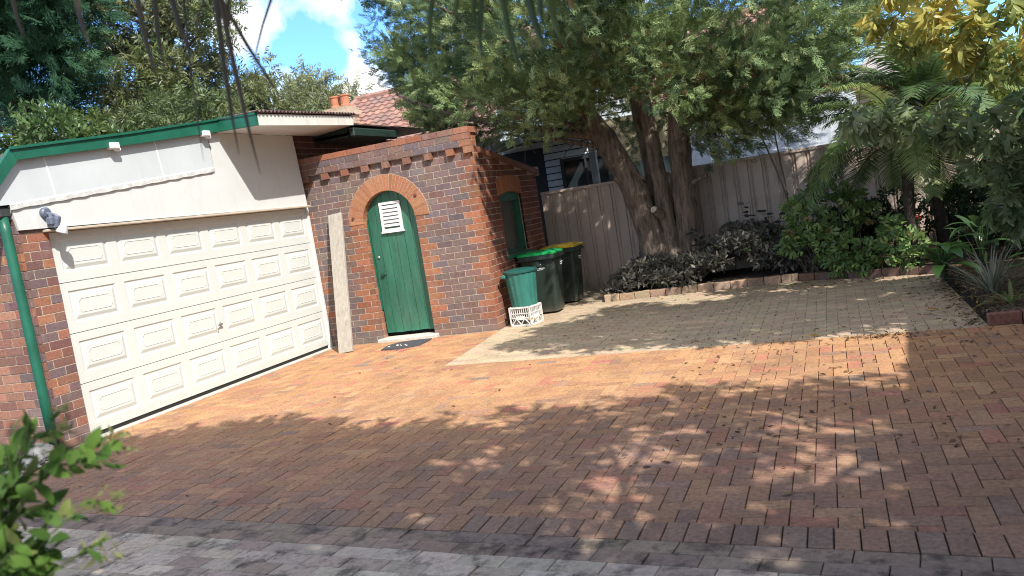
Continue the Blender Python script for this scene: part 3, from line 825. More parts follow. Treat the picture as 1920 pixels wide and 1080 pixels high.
# ------------------------------------------------------------------ plank, mat
pk = MB(); top_, bot_ = Vector((.49, 9.045, 1.905)), Vector((.645, 8.47, .0))
ax = (top_ - bot_).normalized(); xr = Vector((1, 0, 0)) - ax * ax.x; xr.normalize(); zr = xr.cross(ax)
pm = Matrix((( xr.x, zr.x, ax.x, bot_.x), (xr.y, zr.y, ax.y, bot_.y), (xr.z, zr.z, ax.z, bot_.z), (0, 0, 0, 1)))
pk.bbox(-.108, .108, -.022, .022, 0.0, (top_ - bot_).length, .004, mat=pm)
tag(pk.build('timber_plank', M('weathered_timber', (.36, .33, .285), .85, noise=(10, .2), bump=(24, .5, .006), scale=(4, 4, .25), blotch=(6, .55, .7, (.16, .13, .11), .55))),
    'long weathered grey plank leaning on the brick wall between garage door and green door', 'plank')
mtb = MB(); mtb.prism([(x, y, .004) for x, y in ((1.26, 8.36), (1.20, 8.66), (1.28, 8.84), (1.55, 8.92), (1.76, 8.90), (1.80, 8.44), (1.56, 8.30))], (0, 0, .010))
mat_o = mtb.build('doormat', M('dark_rubber', (.055, .058, .07), .8, noise=(30, .3), bump=(90, .5, .004)))
tag(mat_o, 'thin dark grey mat lying on the pavers in front of the green door', 'mat')
pb = MB()
for k in range(11):
    a, b = random.uniform(1.30, 1.62), random.uniform(8.45, 8.66); s = random.uniform(.008, .014)
    pb.bbox(a - s, a + s, b - s * .7, b + s * .7, .0142, .0142 + s, s * .35, mat=None)
tag(pb.build('white_pebbles', M('pebble', (.7, .68, .62), .8)), 'scatter of small white pebbles on the dark doormat', 'pebbles', kind='stuff')

# ------------------------------------------------------------------ bins, garbage can, crate
m_bin = M('bin_plastic', (.020, .032, .026), .45, noise=(6, .3), spec=.4, blotch=[(5, .52, .72, (.09, .09, .08), .3, (1, 1, .4)), (60, .62, .72, (.12, .12, .11), .3)], splash=(.14, (.14, .12, .09), .5))
m_mark = M('bin_print', (.62, .64, .64), .6, noise=(60, .25))
def wheelie(cx, cy, lidcol, lidname, label, prints):
    """front (+X side) away from the shed wall; hinge at -X"""
    t = thing('wheelie_bin', label, 'bin', (cx, cy, 0), 'wheelie bins beside the shed')
    body = MB()
    def ring(z, x0, x1, hy, r):
        P = []
        for sx, sy, a0 in ((1, 1, 0), (0, 1, 90), (0, -1, 180), (1, -1, 270)):
            for k in range(4):
                a = R(a0 + 30 * k); X = (x1 - r if sx else x0 + r) + r * math.cos(a); Y = sy * (hy - r) + r * math.sin(a)
                P.append((cx + X, cy + Y, z))
        return P
    prof = [(.03, -.17, .215, .185, .05), (.30, -.20, .235, .20, .05), (.60, -.235, .255, .215, .05), (.80, -.26, .27, .228, .05),
            (.802, -.285, .30, .25, .05), (.865, -.285, .30, .25, .05)]
    V = []; F = []
    for z, a, b, h, r_ in prof: V += ring(z, a, b, h, r_)
    n = 16
    for i in range(len(prof) - 1):
        for k in range(n): F.append((i * n + k, i * n + (k + 1) % n, (i + 1) * n + (k + 1) % n, (i + 1) * n + k))
    F += [tuple(range(n - 1, -1, -1)), tuple((len(prof) - 1) * n + k for k in range(n))]
    body.mesh(V, F)
    body.bbox(cx - .06, cx + .06, cy - .2505, cy - .235, .70, .795, .004)
    bd = body.build('body', m_bin, t)
    for k in range(3):
        pass
    for sy in (-1, 1):
        rim = MB(); rim.bbox(cx - .27, cx + .30, cy + sy * .262 - .012, cy + sy * .262 + .012, .80, .83, .005); rim.build('rim', m_bin, t)
    lid = MB()
    prof2 = [(.868, -.29, .305, .255, .05), (.885, -.29, .305, .255, .05), (.905, -.26, .27, .22, .05), (.922, -.18, .18, .13, .05)]
    V = []; F = []
    for z, a, b, h, r_ in prof2:
        V += [(p[0], p[1], p[2] + (p[0] - cx) * .0) for p in ring(z, a, b, h, r_)]
    for i in range(3):
        for k in range(n): F.append((i * n + k, i * n + (k + 1) % n, (i + 1) * n + (k + 1) % n, (i + 1) * n + k))
    F += [tuple(range(n - 1, -1, -1)), tuple(3 * n + k for k in range(n))]
    lid.mesh(V, F)
    lid.bbox(cx + .10, cx + .24, cy - .09, cy + .09, .905, .93, .01)
    ld = lid.build('lid', M(lidname, lidcol, .45, noise=(8, .12), spec=.4), t)
    hg = MB(); hg.tube([(cx - .31, cy - .25, .865), (cx - .31, cy + .25, .865)], .017, 10)
    for s in (-.2, 0, .2): hg.bbox(cx - .315, cx - .27, cy + s - .03, cy + s + .03, .84, .87, .005)
    hg.build('hinge_bar', m_bin, t)
    for s in (-1, 1):
        w = MB(); w.lathe([(.05, -.024), (.095, -.022), (.10, -.01), (.10, .01), (.095, .022), (.05, .024)], 20, mat=Matrix.Translation((cx - .19, cy + s * .235, .10)) @ Matrix.Rotation(R(90), 4, 'X'))
        w.build('wheel', M('tyre_rubber', (.012, .012, .012), .8), t)
    pr = MB()
    for (face, u, z, w, h) in prints:                    # small pale stamped marks
        if face == 'f':
            xx = cx + .255 + (z - .6) * .075 + .0025
            pr.box(xx - .006, xx + .0, cy + u - w / 2, cy + u + w / 2, z - h / 2, z + h / 2)
        else:
            yy = cy - .215 - (z - .6) * .065 - .0025
            pr.box(cx + u - w / 2, cx + u + w / 2, yy, yy + .006, z - h / 2, z + h / 2)
    pr.build('stamp', m_mark, bd)
    return t
dash = []
for row, zz in enumerate((.715, .685)):
    for k in range(5 - row): dash.append(('f', .10 + k * .026, zz, .018, .014))
side_dash = [('s', -.02 + k * .022, .735, .014, .016) for k in range(5)] + [('s', .06, .675, .12, .014), ('s', .05, .655, .09, .008)]
wheelie(2.99, 10.33, (.012, .30, .075), 'green_lid_plastic', 'dark wheelie bin with a bright green lid, behind the ribbed can', dash + side_dash)
wheelie(3.03, 11.25, (.62, .40, .008), 'yellow_lid_plastic', 'dark wheelie bin with a yellow lid, nearest the fence', [('f', .02 + k * .028, .70 - (k % 2) * .004, .02, .016) for k in range(6)] + [('f', .05 + k * .03, .665, .02, .012) for k in range(4)])

cr_loc = (2.99, 9.40)
crate = thing('milk_crate', 'white plastic milk crate standing upside down under the green can', 'crate', (cr_loc[0], cr_loc[1], 0))
cm = Matrix.Translation((cr_loc[0], cr_loc[1], 0)) @ Matrix.Rotation(R(-11), 4, 'Z')
m_cr = M('crate_plastic', (.66, .66, .63), .5, noise=(15, .12))
hs = .165; hC = .262
cs = MB()
for s in (-1, 1):
    for axis in (0, 1):
        def bar(u0, u1, z0, z1, d0=.0, d1=.012):
            a, b = s * (hs - d1), s * (hs - d0)
            if axis: cs.box(u0, u1, min(a, b), max(a, b), z0, z1, mat=cm)
            else: cs.box(min(a, b), max(a, b), u0, u1, z0, z1, mat=cm)
        bar(-hs + .002, hs - .002, 0, .022, -.002, .014); bar(-hs + .002, hs - .002, hC - .022, hC, -.002, .014)
        bar(-hs + .025, hs - .025, .105, .115); bar(-hs + .025, hs - .025, .165, .175)
        for k in range(9):
            u = -hs + .03 + k * (2 * hs - .06) / 8; bar(u - .004, u + .004, .105, hC - .02, .002, .010)
        bar(-.065, .065, .085, .135, -.001, .012)
        for k in range(4):                              # zigzag stays in the lower band
            u0 = -hs + .03 + k * (2 * hs - .06) / 4; u1 = u0 + (2 * hs - .06) / 4
            za, zb = (.105, .02) if k % 2 else (.02, .105)
            pts = [(u0, za), (u1, zb)]; w = .007
            if axis: P = [(u0 - w, s * hs, za), (u0 + w, s * hs, za), (u1 + w, s * hs, zb), (u1 - w, s * hs, zb)]; d = (0, -s * .012, 0)
            else: P = [(s * hs, u0 - w, za), (s * hs, u0 + w, za), (s * hs, u1 + w, zb), (s * hs, u1 - w, zb)]; d = (-s * .012, 0, 0)
            cs.prism([cm @ Vector(p) for p in P], cm.to_3x3() @ Vector(d))
for sx in (-1, 1):
    for sy in (-1, 1): cs.box(sx * hs - .013 if sx > 0 else -hs - .002, sx * hs + .002 if sx > 0 else -hs + .013, sy * hs - .013 if sy > 0 else -hs - .002, sy * hs + .002 if sy > 0 else -hs + .013, .001, hC - .001, mat=cm)
cs.build('side', m_cr, crate)
cb = MB()
for k in range(9):
    u = -hs + .015 + k * (2 * hs - .03) / 8
    cb.box(u - .005, u + .005, -hs + .012, hs - .012, hC - .010, hC - .004, mat=cm); cb.box(-hs + .012, hs - .012, u - .005, u + .005, hC - .016, hC - .0105, mat=cm)
cb.build('base_grid', m_cr, crate)

can = thing('garbage_can', 'ribbed blue-green plastic garbage can standing on a white milk crate', 'garbage can', (2.985, 9.42, hC))
gc = MB(); n = 60; prof = [(.175, 0), (.178, .02), (.215, .44), (.216, .46)]
V = []; F = []
for r_, z in prof:
    for k in range(n): rr = r_ + (.0045 if k % 4 < 2 else -.0015); V.append((2.985 + rr * math.cos(2 * math.pi * k / n), 9.42 + rr * math.sin(2 * math.pi * k / n), hC + z))
for i in range(len(prof) - 1):
    for k in range(n): F.append((i * n + k, i * n + (k + 1) % n, (i + 1) * n + (k + 1) % n, (i + 1) * n + k))
F += [tuple(range(n - 1, -1, -1))]
gc.mesh(V, F)
m_can = M('teal_plastic', (.028, .145, .115), .45, noise=(9, .2), spec=.45, blotch=(12, .58, .75, (.16, .34, .30), .35), scale=(1, 1, .4))
gcb = gc.build('body', m_can, can, recalc=False)
gl = MB(); gl.lathe([(.222, .452), (.236, .458), (.238, .485), (.22, .495), (.10, .512), (.03, .516)], 40, mat=Matrix.Translation((2.985, 9.42, hC)))
gl.build('lid', M('dark_teal_plastic', (.014, .085, .072), .4, noise=(9, .2)), can, smooth=False)
gh = MB(); gh.bbox(2.985 - .215, 2.985 - .145, 9.42 - .205, 9.42 - .155, hC + .405, hC + .452, .01, mat=None)
gh.build('handle', m_can, can)

# ------------------------------------------------------------------ fence
fen = thing('metal_fence', 'grey-brown ribbed sheet metal fence behind the tree and garden bed', 'fence', (6.5, 12.42, 0))
m_fen = M('fence_steel', (.49, .395, .34), .5, noise=(3, .12), spec=.35, blotch=[(6, .55, .8, (.24, .21, .19), .3), (4, .55, .7, (.20, .17, .15), .35, (6, 1, .4))], splash=(.25, (.16, .13, .10), .6))
YF = 12.42; xs = 2.45
while xs < 11.8:
    p = MB(); wd = 2.37; rib = wd / 11
    top = 1.765 + (xs - 2.45) * .011
    pts = []
    k = 0
    for k in range(11):
        x0 = xs + k * rib
        pts += [(x0, 0), (x0 + rib * .60, 0), (x0 + rib * .64, .028), (x0 + rib * .76, .028), (x0 + rib * .79, .012), (x0 + rib * .84, .012), (x0 + rib * .87, .028), (x0 + rib * .95, .028)]
    pts.append((xs + wd, 0))
    for a, b in zip(pts[:-1], pts[1:]): p.face([(a[0], YF + a[1], .02), (b[0], YF + b[1], .02), (b[0], YF + b[1], top - .03), (a[0], YF + a[1], top - .03)])
    p.build('fence_panel', m_fen, fen, recalc=False)
    for za, zb in ((top - .035, top + .012), (.0, .05)):
        r_ = MB(); r_.bbox(xs, xs + wd - .002, YF - .018, YF + .042, za, zb, .004); r_.build('rail', m_fen, fen)
    q = MB(); q.bbox(xs + wd - .002, xs + wd + .06, YF - .022, YF + .046, 0, top + .014, .004)
    q.build('post', m_fen, fen)
    xs += wd + .06

# ------------------------------------------------------------------ garden edging bricks
def edge_run(a, b, label, n0):
    a, b = Vector(a), Vector(b); L_ = (b - a).length; n = max(1, round(L_ / .235)); d = (b - a) / n
    ang = math.atan2(d.y, d.x); mb = MB()
    for k in range(n):
        p = a + d * k
        mb.bbox(.004, d.length - .004, 0, .105, -.05, .098 + random.uniform(-.005, .004), .005, jit(random.choice(n0), .14),
                mat=Matrix.Translation((p.x, p.y + random.uniform(-.006, .006), 0)) @ Matrix.Rotation(ang + random.uniform(-.02, .02), 4, 'Z'))
    return tag(mb.build('garden_edging', M('edging_brick', rough=.9, attr=True, noise=(30, .3), bump=(50, .4, .006), spec=.2)), label, 'edging')
edge_run((3.74, 10.76, 0), (6.5, 10.78, 0), 'low row of sandy bricks edging the bed under the big tree', [(.36, .25, .17), (.30, .21, .15), (.40, .29, .20)])
edge_run((6.5, 10.78, 0), (8.14, 10.06, 0), 'low row of brown bricks edging the bed under the geraniums', [(.20, .11, .08), (.16, .10, .08)])
edge_run((8.14, 6.62, 0), (9.4, 6.64, 0), 'low row of red bricks edging the strappy plant bed on the right', [(.22, .10, .075), (.19, .085, .065)])

# ------------------------------------------------------------------ plants
def lerp(a, b, t): return tuple(a[i] + (b[i] - a[i]) * t for i in range(3))
def pick_cols(n, pal, w=None, var=.15):
    pal = np.array(pal); i = RG.choice(len(pal), n, p=None if w is None else np.array(w) / sum(w))
    return pal[i] * (1 + RG.uniform(-var, var, (n, 1)))
def limb(p0, p1, r0, r1, n=6, bend=.12, mb=None, sides=8, wob=.06):
    p0, p1 = Vector(p0), Vector(p1); L_ = (p1 - p0).length
    off = Vector((random.uniform(-1, 1), random.uniform(-1, 1), random.uniform(-.3, .3))) * L_ * bend
    pts = [p0.lerp(p1, i / n) + off * math.sin(math.pi * i / n) + Vector((random.uniform(-1, 1), random.uniform(-1, 1), 0)) * r0 * .12 for i in range(n + 1)]
    mb.tube(pts, [r0 + (r1 - r0) * i / n for i in range(n + 1)], sides, wob=wob)
    return pts
SPR = [spray_tmpl(s, .15) for s in (1, 2, 3)]

# --- the big multi-stemmed conifer in front of the fence
con = thing('conifer_tree', 'big spreading conifer with several thick trunks in front of the fence', 'tree', (4.6, 11.7, 0))
BASE = Vector((4.62, 11.72, 0))
def stem(pts, rad, sides=14):
    mb = MB(); P = []; Rr = []
    for i in range(len(pts) - 1):
        for k in range(4):
            t = k / 4; P.append(Vector(pts[i]).lerp(Vector(pts[i + 1]), t) + Vector((random.uniform(-1, 1), random.uniform(-1, 1), 0)) * .012); Rr.append(rad[i] + (rad[i + 1] - rad[i]) * t)
    P.append(Vector(pts[-1])); Rr.append(rad[-1])
    mb.tube(P, Rr, sides, wob=.09); return mb.build('trunk', m_bark, con, smooth=True)
stem([(4.47, 11.62, -.05), (4.42, 11.6, .55), (4.36, 11.58, 1.1), (4.20, 11.55, 1.75), (3.93, 11.45, 2.4), (3.55, 11.2, 3.1), (3.1, 10.9, 4.2)], [.25, .215, .20, .195, .185, .14, .08])
stem([(4.66, 11.66, .1), (4.66, 11.66, .9), (4.64, 11.66, 1.6), (4.58, 11.7, 2.4), (4.5, 11.7, 3.4), (4.4, 11.6, 5.0)], [.18, .14, .125, .115, .10, .06])
stem([(4.90, 11.76, -.05), (4.93, 11.74, .7), (4.95, 11.74, 1.4), (5.0, 11.76, 2.2), (5.12, 11.7, 3.2), (5.4, 11.5, 4.6)], [.22, .175, .165, .165, .14, .08])
stem([(4.47, 11.82, .5), (4.46, 11.82, 1.3), (4.43, 11.85, 2.1), (4.35, 11.9, 3.0)], [.08, .07, .065, .05])
stem([(4.62, 11.78, -.05), (4.66, 11.80, .4), (4.68, 11.80, .85)], [.33, .29, .20])
for a_, b_, r0_, r1_ in (((5.10, 11.68, 1.55), (5.36, 11.60, 1.62), .035, .03), ((4.18, 11.5, 1.62), (4.0, 11.42, 1.82), .07, .05)):
    sb = MB(); sb.tube([a_, b_], [r0_, r1_], 9); sb.build('branch_stub', m_bark, con)
sb = MB(); sb.tube([(4.62, 11.52, 1.12), (4.54, 11.38, 1.24)], [.07, .06], 10)
stb = sb.build('branch_stub', m_bark, con)
se = MB(); se.lathe([(.058, 0), (.05, .012), (.01, .014)], 10, mat=Matrix.Translation((4.539, 11.378, 1.242)) @ Vector((-.08, -.14, .12)).to_track_quat('Z', 'Y').to_matrix().to_4x4())
se.build('cut_end', M('cut_wood', (.55, .46, .36), .8, noise=(40, .2)), stb)
bm_ = MB(); limbs = []
for (a, b, r0) in (((3.9, 11.4, 2.45), (1.0, 10.6, 3.6), .08), ((3.6, 11.2, 3.0), (.3, 11.8, 4.6), .08), ((3.3, 11.0, 3.7), (2.2, 9.6, 4.6), .06), ((4.5, 11.7, 3.0), (4.0, 9.5, 3.9), .06),
                   ((5.05, 11.7, 2.7), (6.6, 10.6, 3.2), .07), ((5.2, 11.6, 3.4), (7.4, 11.4, 3.6), .07), ((5.0, 11.7, 2.4), (6.2, 11.5, 2.6), .05), ((4.5, 11.6, 4.2), (4.8, 10.2, 5.4), .06),
                   ((5.4, 11.5, 4.5), (6.6, 10.4, 5.2), .05), ((3.2, 10.9, 4.1), (1.6, 10.6, 5.6), .06), ((4.1, 11.5, 2.2), (2.4, 11.3, 2.75), .05), ((4.4, 11.6, 4.8), (4.3, 11.6, 6.6), .06), ((3.75,11.4,2.6),(2.9,9.9,3.0),.045)):
    limbs.append(limb(a, b, r0, .02, 7, .10, bm_, 7))
for _ in range(150):                                   # bare inner twigs under the crown
    p = random.choice(limbs)[random.randint(1, 6)]
    e = p + Vector((random.gauss(0, .35), random.gauss(0, .3), random.uniform(-.45, .12)))
    limb(p, e, .012, .004, 4, .2, bm_, 4, 0)
bm_.build('branch', m_bark, con, smooth=True)
def zbot(x):
    return float(np.interp(x, [-.6, .2, 1.2, 2.0, 2.8, 3.6, 4.4, 5.2, 6.0, 6.8, 7.4, 8.0], [4.6, 3.5, 3.15, 3.0, 2.75, 2.62, 2.85, 2.68, 2.35, 2.30, 2.75, 3.3]))
clumps = []
tries = 0
def left_lim(y, z):
    d_ = (y + 1.23) / 12.9; zr = 1.6 + (z - 1.6) / d_
    return 7.03 - (7.03 - float(np.interp(zr, [2.8, 3.3, 4.1, 5.4, 6.5], [.5, .35, .05, -.30, -.45]))) * d_
while len(clumps) < 290 and tries < 14000:
    tries += 1
    x = random.uniform(-.1, 7.9); y = random.uniform(9.0, 13.0)
    xc, hx = 4.1, 4.2
    e = ((x - xc) / hx) ** 2 + ((y - 11.3) / 2.5) ** 2
    if e > 1.0: continue
    dist = (y + 1.23) / 12.9
    zb = 1.6 + (zbot(x) - 1.6) * dist + .28
    zt = zb + .2 + 4.6 * math.sqrt(max(.02, 1 - e))
    z = random.uniform(zb, min(zt, 7.2))
    if e < .35 and zb + .9 < z < zt - 1.0: continue
    if x < left_lim(y, z) + .55 or y < 9.55 - .861 * (x - 2.675): continue
    if any((x - c[0]) ** 2 + (y - c[1]) ** 2 + ((z - c[2]) * 1.4) ** 2 < .13 for c in clumps): continue
    r = random.uniform(.24, .56)
    clumps.append((x, y, z, r * random.uniform(.8, 1.3), r, r * .6))
for c in ((3.9, 10.9, 3.5), (4.3, 11.0, 3.0), (4.7, 11.1, 2.95), (5.1, 11.1, 2.85), (4.5, 10.9, 3.5), (5.0, 11.0, 3.4), (6.4, 11.2, 2.25), (6.9, 11.3, 2.4), (6.6, 11.6, 2.2), (3.9, 12.35, 2.78), (4.3, 12.3, 2.7), (4.7, 12.3, 2.68), (4.1, 12.25, 2.45), (3.6, 12.35, 2.9), (4.55, 12.25, 2.4), (5.1, 12.3, 2.6), (5.3, 12.2, 2.35), (1.15, 12.0, 3.15), (1.3, 12.2, 2.95), (1.6, 12.3, 2.9), (1.9, 12.2, 3.1), (1.5, 11.8, 3.2), (2.2, 12.0, 2.9), (5.6, 11.6, 2.2), (5.8, 11.5, 2.1), (5.95, 11.6, 2.3), (5.5, 11.4, 2.4), (6.2, 11.5, 2.35), (6.5, 11.4, 2.42), (6.8, 11.3, 2.5), (5.3, 11.3, 2.55), (7.1, 11.4, 2.6), (4.0, 12.3, 3.3), (4.5, 12.4, 3.15), (5.0, 12.4, 3.2), (4.3, 12.3, 3.8), (4.9, 12.3, 3.8), (5.4, 12.3, 3.4), (3.6, 12.3, 3.4), (3.2, 12.4, 3.7), (2.8, 12.2, 3.4), (3.9, 12.4, 4.3), (4.6, 12.4, 4.4), (2.2, 12.2, 3.7), (3.0, 12.4, 4.3), (5.6, 12.3, 3.0), (3.3, 10.3, 3.3), (3.7, 10.6, 3.0), (4.0, 10.4, 3.35), (4.4, 10.7, 3.2), (3.5, 10.5, 3.7), (4.2, 10.6, 3.8), (4.8, 10.8, 3.15), (5.2, 10.8, 3.1), (5.0, 10.9, 3.6), (5.6, 10.7, 2.85), (2.8, 10.9, 3.3), (2.4, 11.2, 3.5), (6.3, 10.9, 2.6), (6.8, 11.3, 2.7), (7.1, 11.6, 2.8), (6.0, 11.6, 2.6), (6.5, 11.8, 2.45), (3.3, 9.9, 2.75), (3.0, 10.6, 2.95), (3.6, 9.6, 2.62), (4.2, 9.9, 2.9), (5.9, 10.6, 2.4), (6.2, 11.2, 2.35), (5.6, 11.0, 2.45), (6.6, 11.0, 2.45), (6.9, 11.5, 2.5), (5.4, 11.9, 2.15), (5.7, 11.8, 2.1),
          (1.4, 10.9, 3.1), (1.15, 11.2, 3.35), (.95, 11.6, 3.8), (.65, 11.6, 4.4), (.45, 11.6, 5.1), (.3, 11.8, 5.6), (1.2, 11.9, 2.95), (.95, 12.1, 3.2), (.8, 12.0, 3.6), (.6, 12.1, 4.2)):
    r = random.uniform(.32, .45); clumps.append((*c, r, r, r * .62))
for _ in range(52):                                    # forward boughs that shade the side of the outhouse
    x = random.uniform(4.2, 6.3); r = random.uniform(.28, .46)
    clumps.append((x, 9.16 - .861 * (x - 2.675) + random.uniform(.55, 1.9), max(1.294 * (x - 2.675) + random.uniform(.7, 2.0), 3.0), r, r, r * .6))
for _ in range(34):                                    # thick left side
    x, y, z = random.uniform(.5, 2.8), random.uniform(10.8, 12.5), random.uniform(3.4, 6.0); r = random.uniform(.28, .46)
    if x > left_lim(y, z) + .5: clumps.append((x, y, z, r, r, r * .6))
for _ in range(46):                                    # dense underside in front of the houses
    x = random.uniform(.9, 7.2); y = random.uniform(10.6, 12.0); r = random.uniform(.26, .42)
    if 3.6 < x < 5.4 and y > 10.9: continue
    clumps.append((x, y, 1.6 + (zbot(x) - 1.6) * (y + 1.23) / 12.9 + random.uniform(.12, .8) + (.28 if 1.4 < x < 3.4 else 0), r, r, r * .6))
pos, out, cid = clump_points(clumps, 520, 50, 260, .30)
n = len(pos)
pos = pos + out * (RG.uniform(0, 1, (n, 1)) < .16) * RG.uniform(.04, .16, (n, 1))
# twigs thin out low in the middle of the underside
ccol = np.array([random.choice([(.155, .225, .105), (.205, .28, .12), (.10, .165, .09), (.25, .315, .13), (.165, .225, .095)]) for _ in clumps])
cols = ccol[cid] * (1 + RG.uniform(-.25, .35, (n, 1)))
tip = RG.uniform(0, 1, n) < .16; cols[tip] = np.array((.34, .41, .20)) * (1 + RG.uniform(-.2, .2, (tip.sum(), 1)))
brown = (RG.uniform(0, 1, n) < .05) & (pos[:, 2] < 3.4) & (np.abs(pos[:, 0] - 4.8) < 1.6); cols[brown] = np.array((.15, .095, .045))
away = nrm(pos - np.array((4.5, 11.6, 2.5)))
dirs = out * .6 + away * .8 + RG.normal(size=(n, 3)) * .45 + np.array((0, 0, .05))
k3 = RG.integers(0, 3, n)
for k in range(3):
    s = k3 == k
    scatter('crown', SPR[k], pos[s], dirs[s], RG.uniform(.65, 1.6, s.sum()), cols[s], m_needle, con, up=(0, 0, 1), upw=.35)

# --- dark cypress far left, eucalypts and broadleaf trees behind the garage
def far_tree(name, label, base, top, rtrunk, clump_list, tmpl, per, size, pal, w, mat, bark=m_bark2, droop=0.0, group=None, lo=40, hi=260, rnd=.5, up=None):
    t = thing(name, label, 'tree', base, group)
    tb = MB(); limb(base, top, rtrunk, rtrunk * .35, 8, .05, tb, 10); tr = tb.build('trunk', bark, t, smooth=True)
    bb = MB()
    for c in clump_list[::2]:
        q = Vector(base).lerp(Vector(top), min(.95, max(.25, (c[2] - .8 - base[2]) / (top[2] - base[2]))))
        limb(q, c[:3], rtrunk * .28, rtrunk * .06, 6, .12, bb, 5)
    bb.build('branch', bark, t, smooth=True)
    P, O2, I = clump_points(clump_list, per, lo, hi, .3); n = len(P)
    cc = pick_cols(len(clump_list), pal, w, .1)[I] * (1 + RG.uniform(-.25, .3, (n, 1)))
    D = O2 * .8 + RG.normal(size=(n, 3)) * rnd + np.array((0, 0, -droop))
    scatter('crown', tmpl, P, D, RG.uniform(.8, 1.25, n) * size, cc, mat, t)
    return t
def blob_clumps(n, c, r, rad, keep=lambda x, y, z: True, flat=.75, mind=.0):
    out = []; tries = 0
    while len(out) < n and tries < n * 60:
        tries += 1
        u = Vector((random.gauss(0, 1), random.gauss(0, 1), random.gauss(0, 1))).normalized() * random.uniform(.45, 1)
        p = (c[0] + u.x * r[0], c[1] + u.y * r[1], c[2] + u.z * r[2])
        if not keep(*p): continue
        q = random.uniform(*rad)
        if mind and any(sum((p[i] - o[i]) ** 2 for i in range(3)) < mind ** 2 for o in out): continue
        out.append((*p, q, q, q * flat))
    return out
BIGSPR = spray_tmpl(7, .55)
far_tree('cypress_tree', 'dark green dense cypress rising behind the left end of the garage roof', (-13.2, 15.6, 0), (-13.0, 15.7, 13), .35,
         blob_clumps(85, (-12.7, 15.3, 8.9), (2.75, 2.3, 3.9), (.5, .85), lambda x, y, z: not (x < -12.2 and z < 6.3)), BIGSPR, 90, 1.0,
         [(.035, .085, .045), (.05, .11, .05), (.075, .13, .06), (.028, .07, .045)], [4, 4, 2, 3], m_needle, hi=130)
EUL = leaf_tmpl(.19, .042, .05, .25)
EUL1 = small_leaf(.20, .045)
EUC = cluster_tmpl(EUL1, 11, .9, .35, 5, .5)
far_tree('eucalyptus_tree', 'tall loose olive green gum tree behind the middle of the garage roof', (-11.8, 20.4, 0), (-11.5, 20.4, 12.5), .28,
         blob_clumps(90, (-12.2, 20.2, 8.6), (2.7, 2.2, 4.0), (.5, .85)), EUC, 130, 1.0,
         [(.13, .165, .07), (.17, .19, .085), (.09, .125, .06), (.20, .21, .10), (.15, .19, .06)], [4, 3, 3, 1.5, 2], m_leaf, hi=170, droop=.5)
far_tree('eucalyptus_tree', 'rounded gum tree with yellowish top at the right edge of the garden trees', (-9.8, 22.0, 0), (-9.8, 22, 6.4), .16,
         blob_clumps(46, (-9.9, 21.9, 5.9), (1.6, 1.6, 1.8), (.4, .65)), EUC, 130, .9,
         [(.16, .185, .075), (.20, .21, .09), (.12, .155, .065)], [4, 3, 2], m_leaf, hi=150, droop=.5)
far_tree('eucalyptus_tree', 'small distant gum tree under the clouds beside the chimney', (-19.0, 40.5, 0), (-18.9, 40.4, 9.6), .22,
         blob_clumps(34, (-19.1, 40.4, 8.9), (2.2, 2.0, 2.1), (.55, .9)), EUC, 55, 1.7,
         [(.24, .26, .14), (.28, .29, .16), (.20, .23, .12)], [4, 3, 2], m_leaf, hi=90, droop=.4)
BLF = cluster_tmpl(small_leaf(.16, .075), 9, .9, .30, 9, .1)
far_tree('broadleaf_tree', 'bushy bright green tree peeping over the green barge in front of the cypress', (-10.0, 14.2, 0), (-10, 14.2, 4.4), .14,
         blob_clumps(30, (-10.0, 14.2, 4.55), (1.7, 1.2, 1.05), (.35, .6)), BLF, 130, 1.0,
         [(.085, .14, .045), (.13, .18, .055), (.06, .11, .04)], [4, 3, 2], m_leaf, hi=110)
far_tree('broadleaf_tree', 'olive green bushy tree low behind the ridge end of the garage roof', (-9.3, 17.6, 0), (-9.3, 17.6, 4.6), .14,
         blob_clumps(34, (-9.4, 17.6, 4.9), (2.1, 1.3, 1.25), (.4, .65)), EUC, 120, .9,
         [(.11, .15, .06), (.15, .18, .07), (.08, .12, .05)], [4, 3, 2], m_leaf, hi=120, droop=.3)
# bare grey branches at the far left
bt = thing('bare_shrub', 'tangle of bare grey branches at the left end of the garage roof', 'shrub', (-7.6, 9.6, 0))
bb = MB()
for k in range(16):
    a = Vector((-7.4 + random.uniform(-.4, .4), 9.6 + random.uniform(-.4, .4), 0)); b = Vector((-7.9 + random.uniform(-.9, 1.5), 9.7 + random.uniform(-.7, .7), random.uniform(3.6, 5.0)))
    pts = limb(a, b, .03, .008, 8, .08, bb, 5)
    for q in pts[4:]:
        for _ in range(2): limb(q, q + Vector((random.gauss(0, .3), random.gauss(0, .3), random.uniform(-.25, .3))), .008, .003, 4, .25, bb, 4, 0)
bb.build('branch', M('grey_twig', (.20, .17, .15), .9), bt)

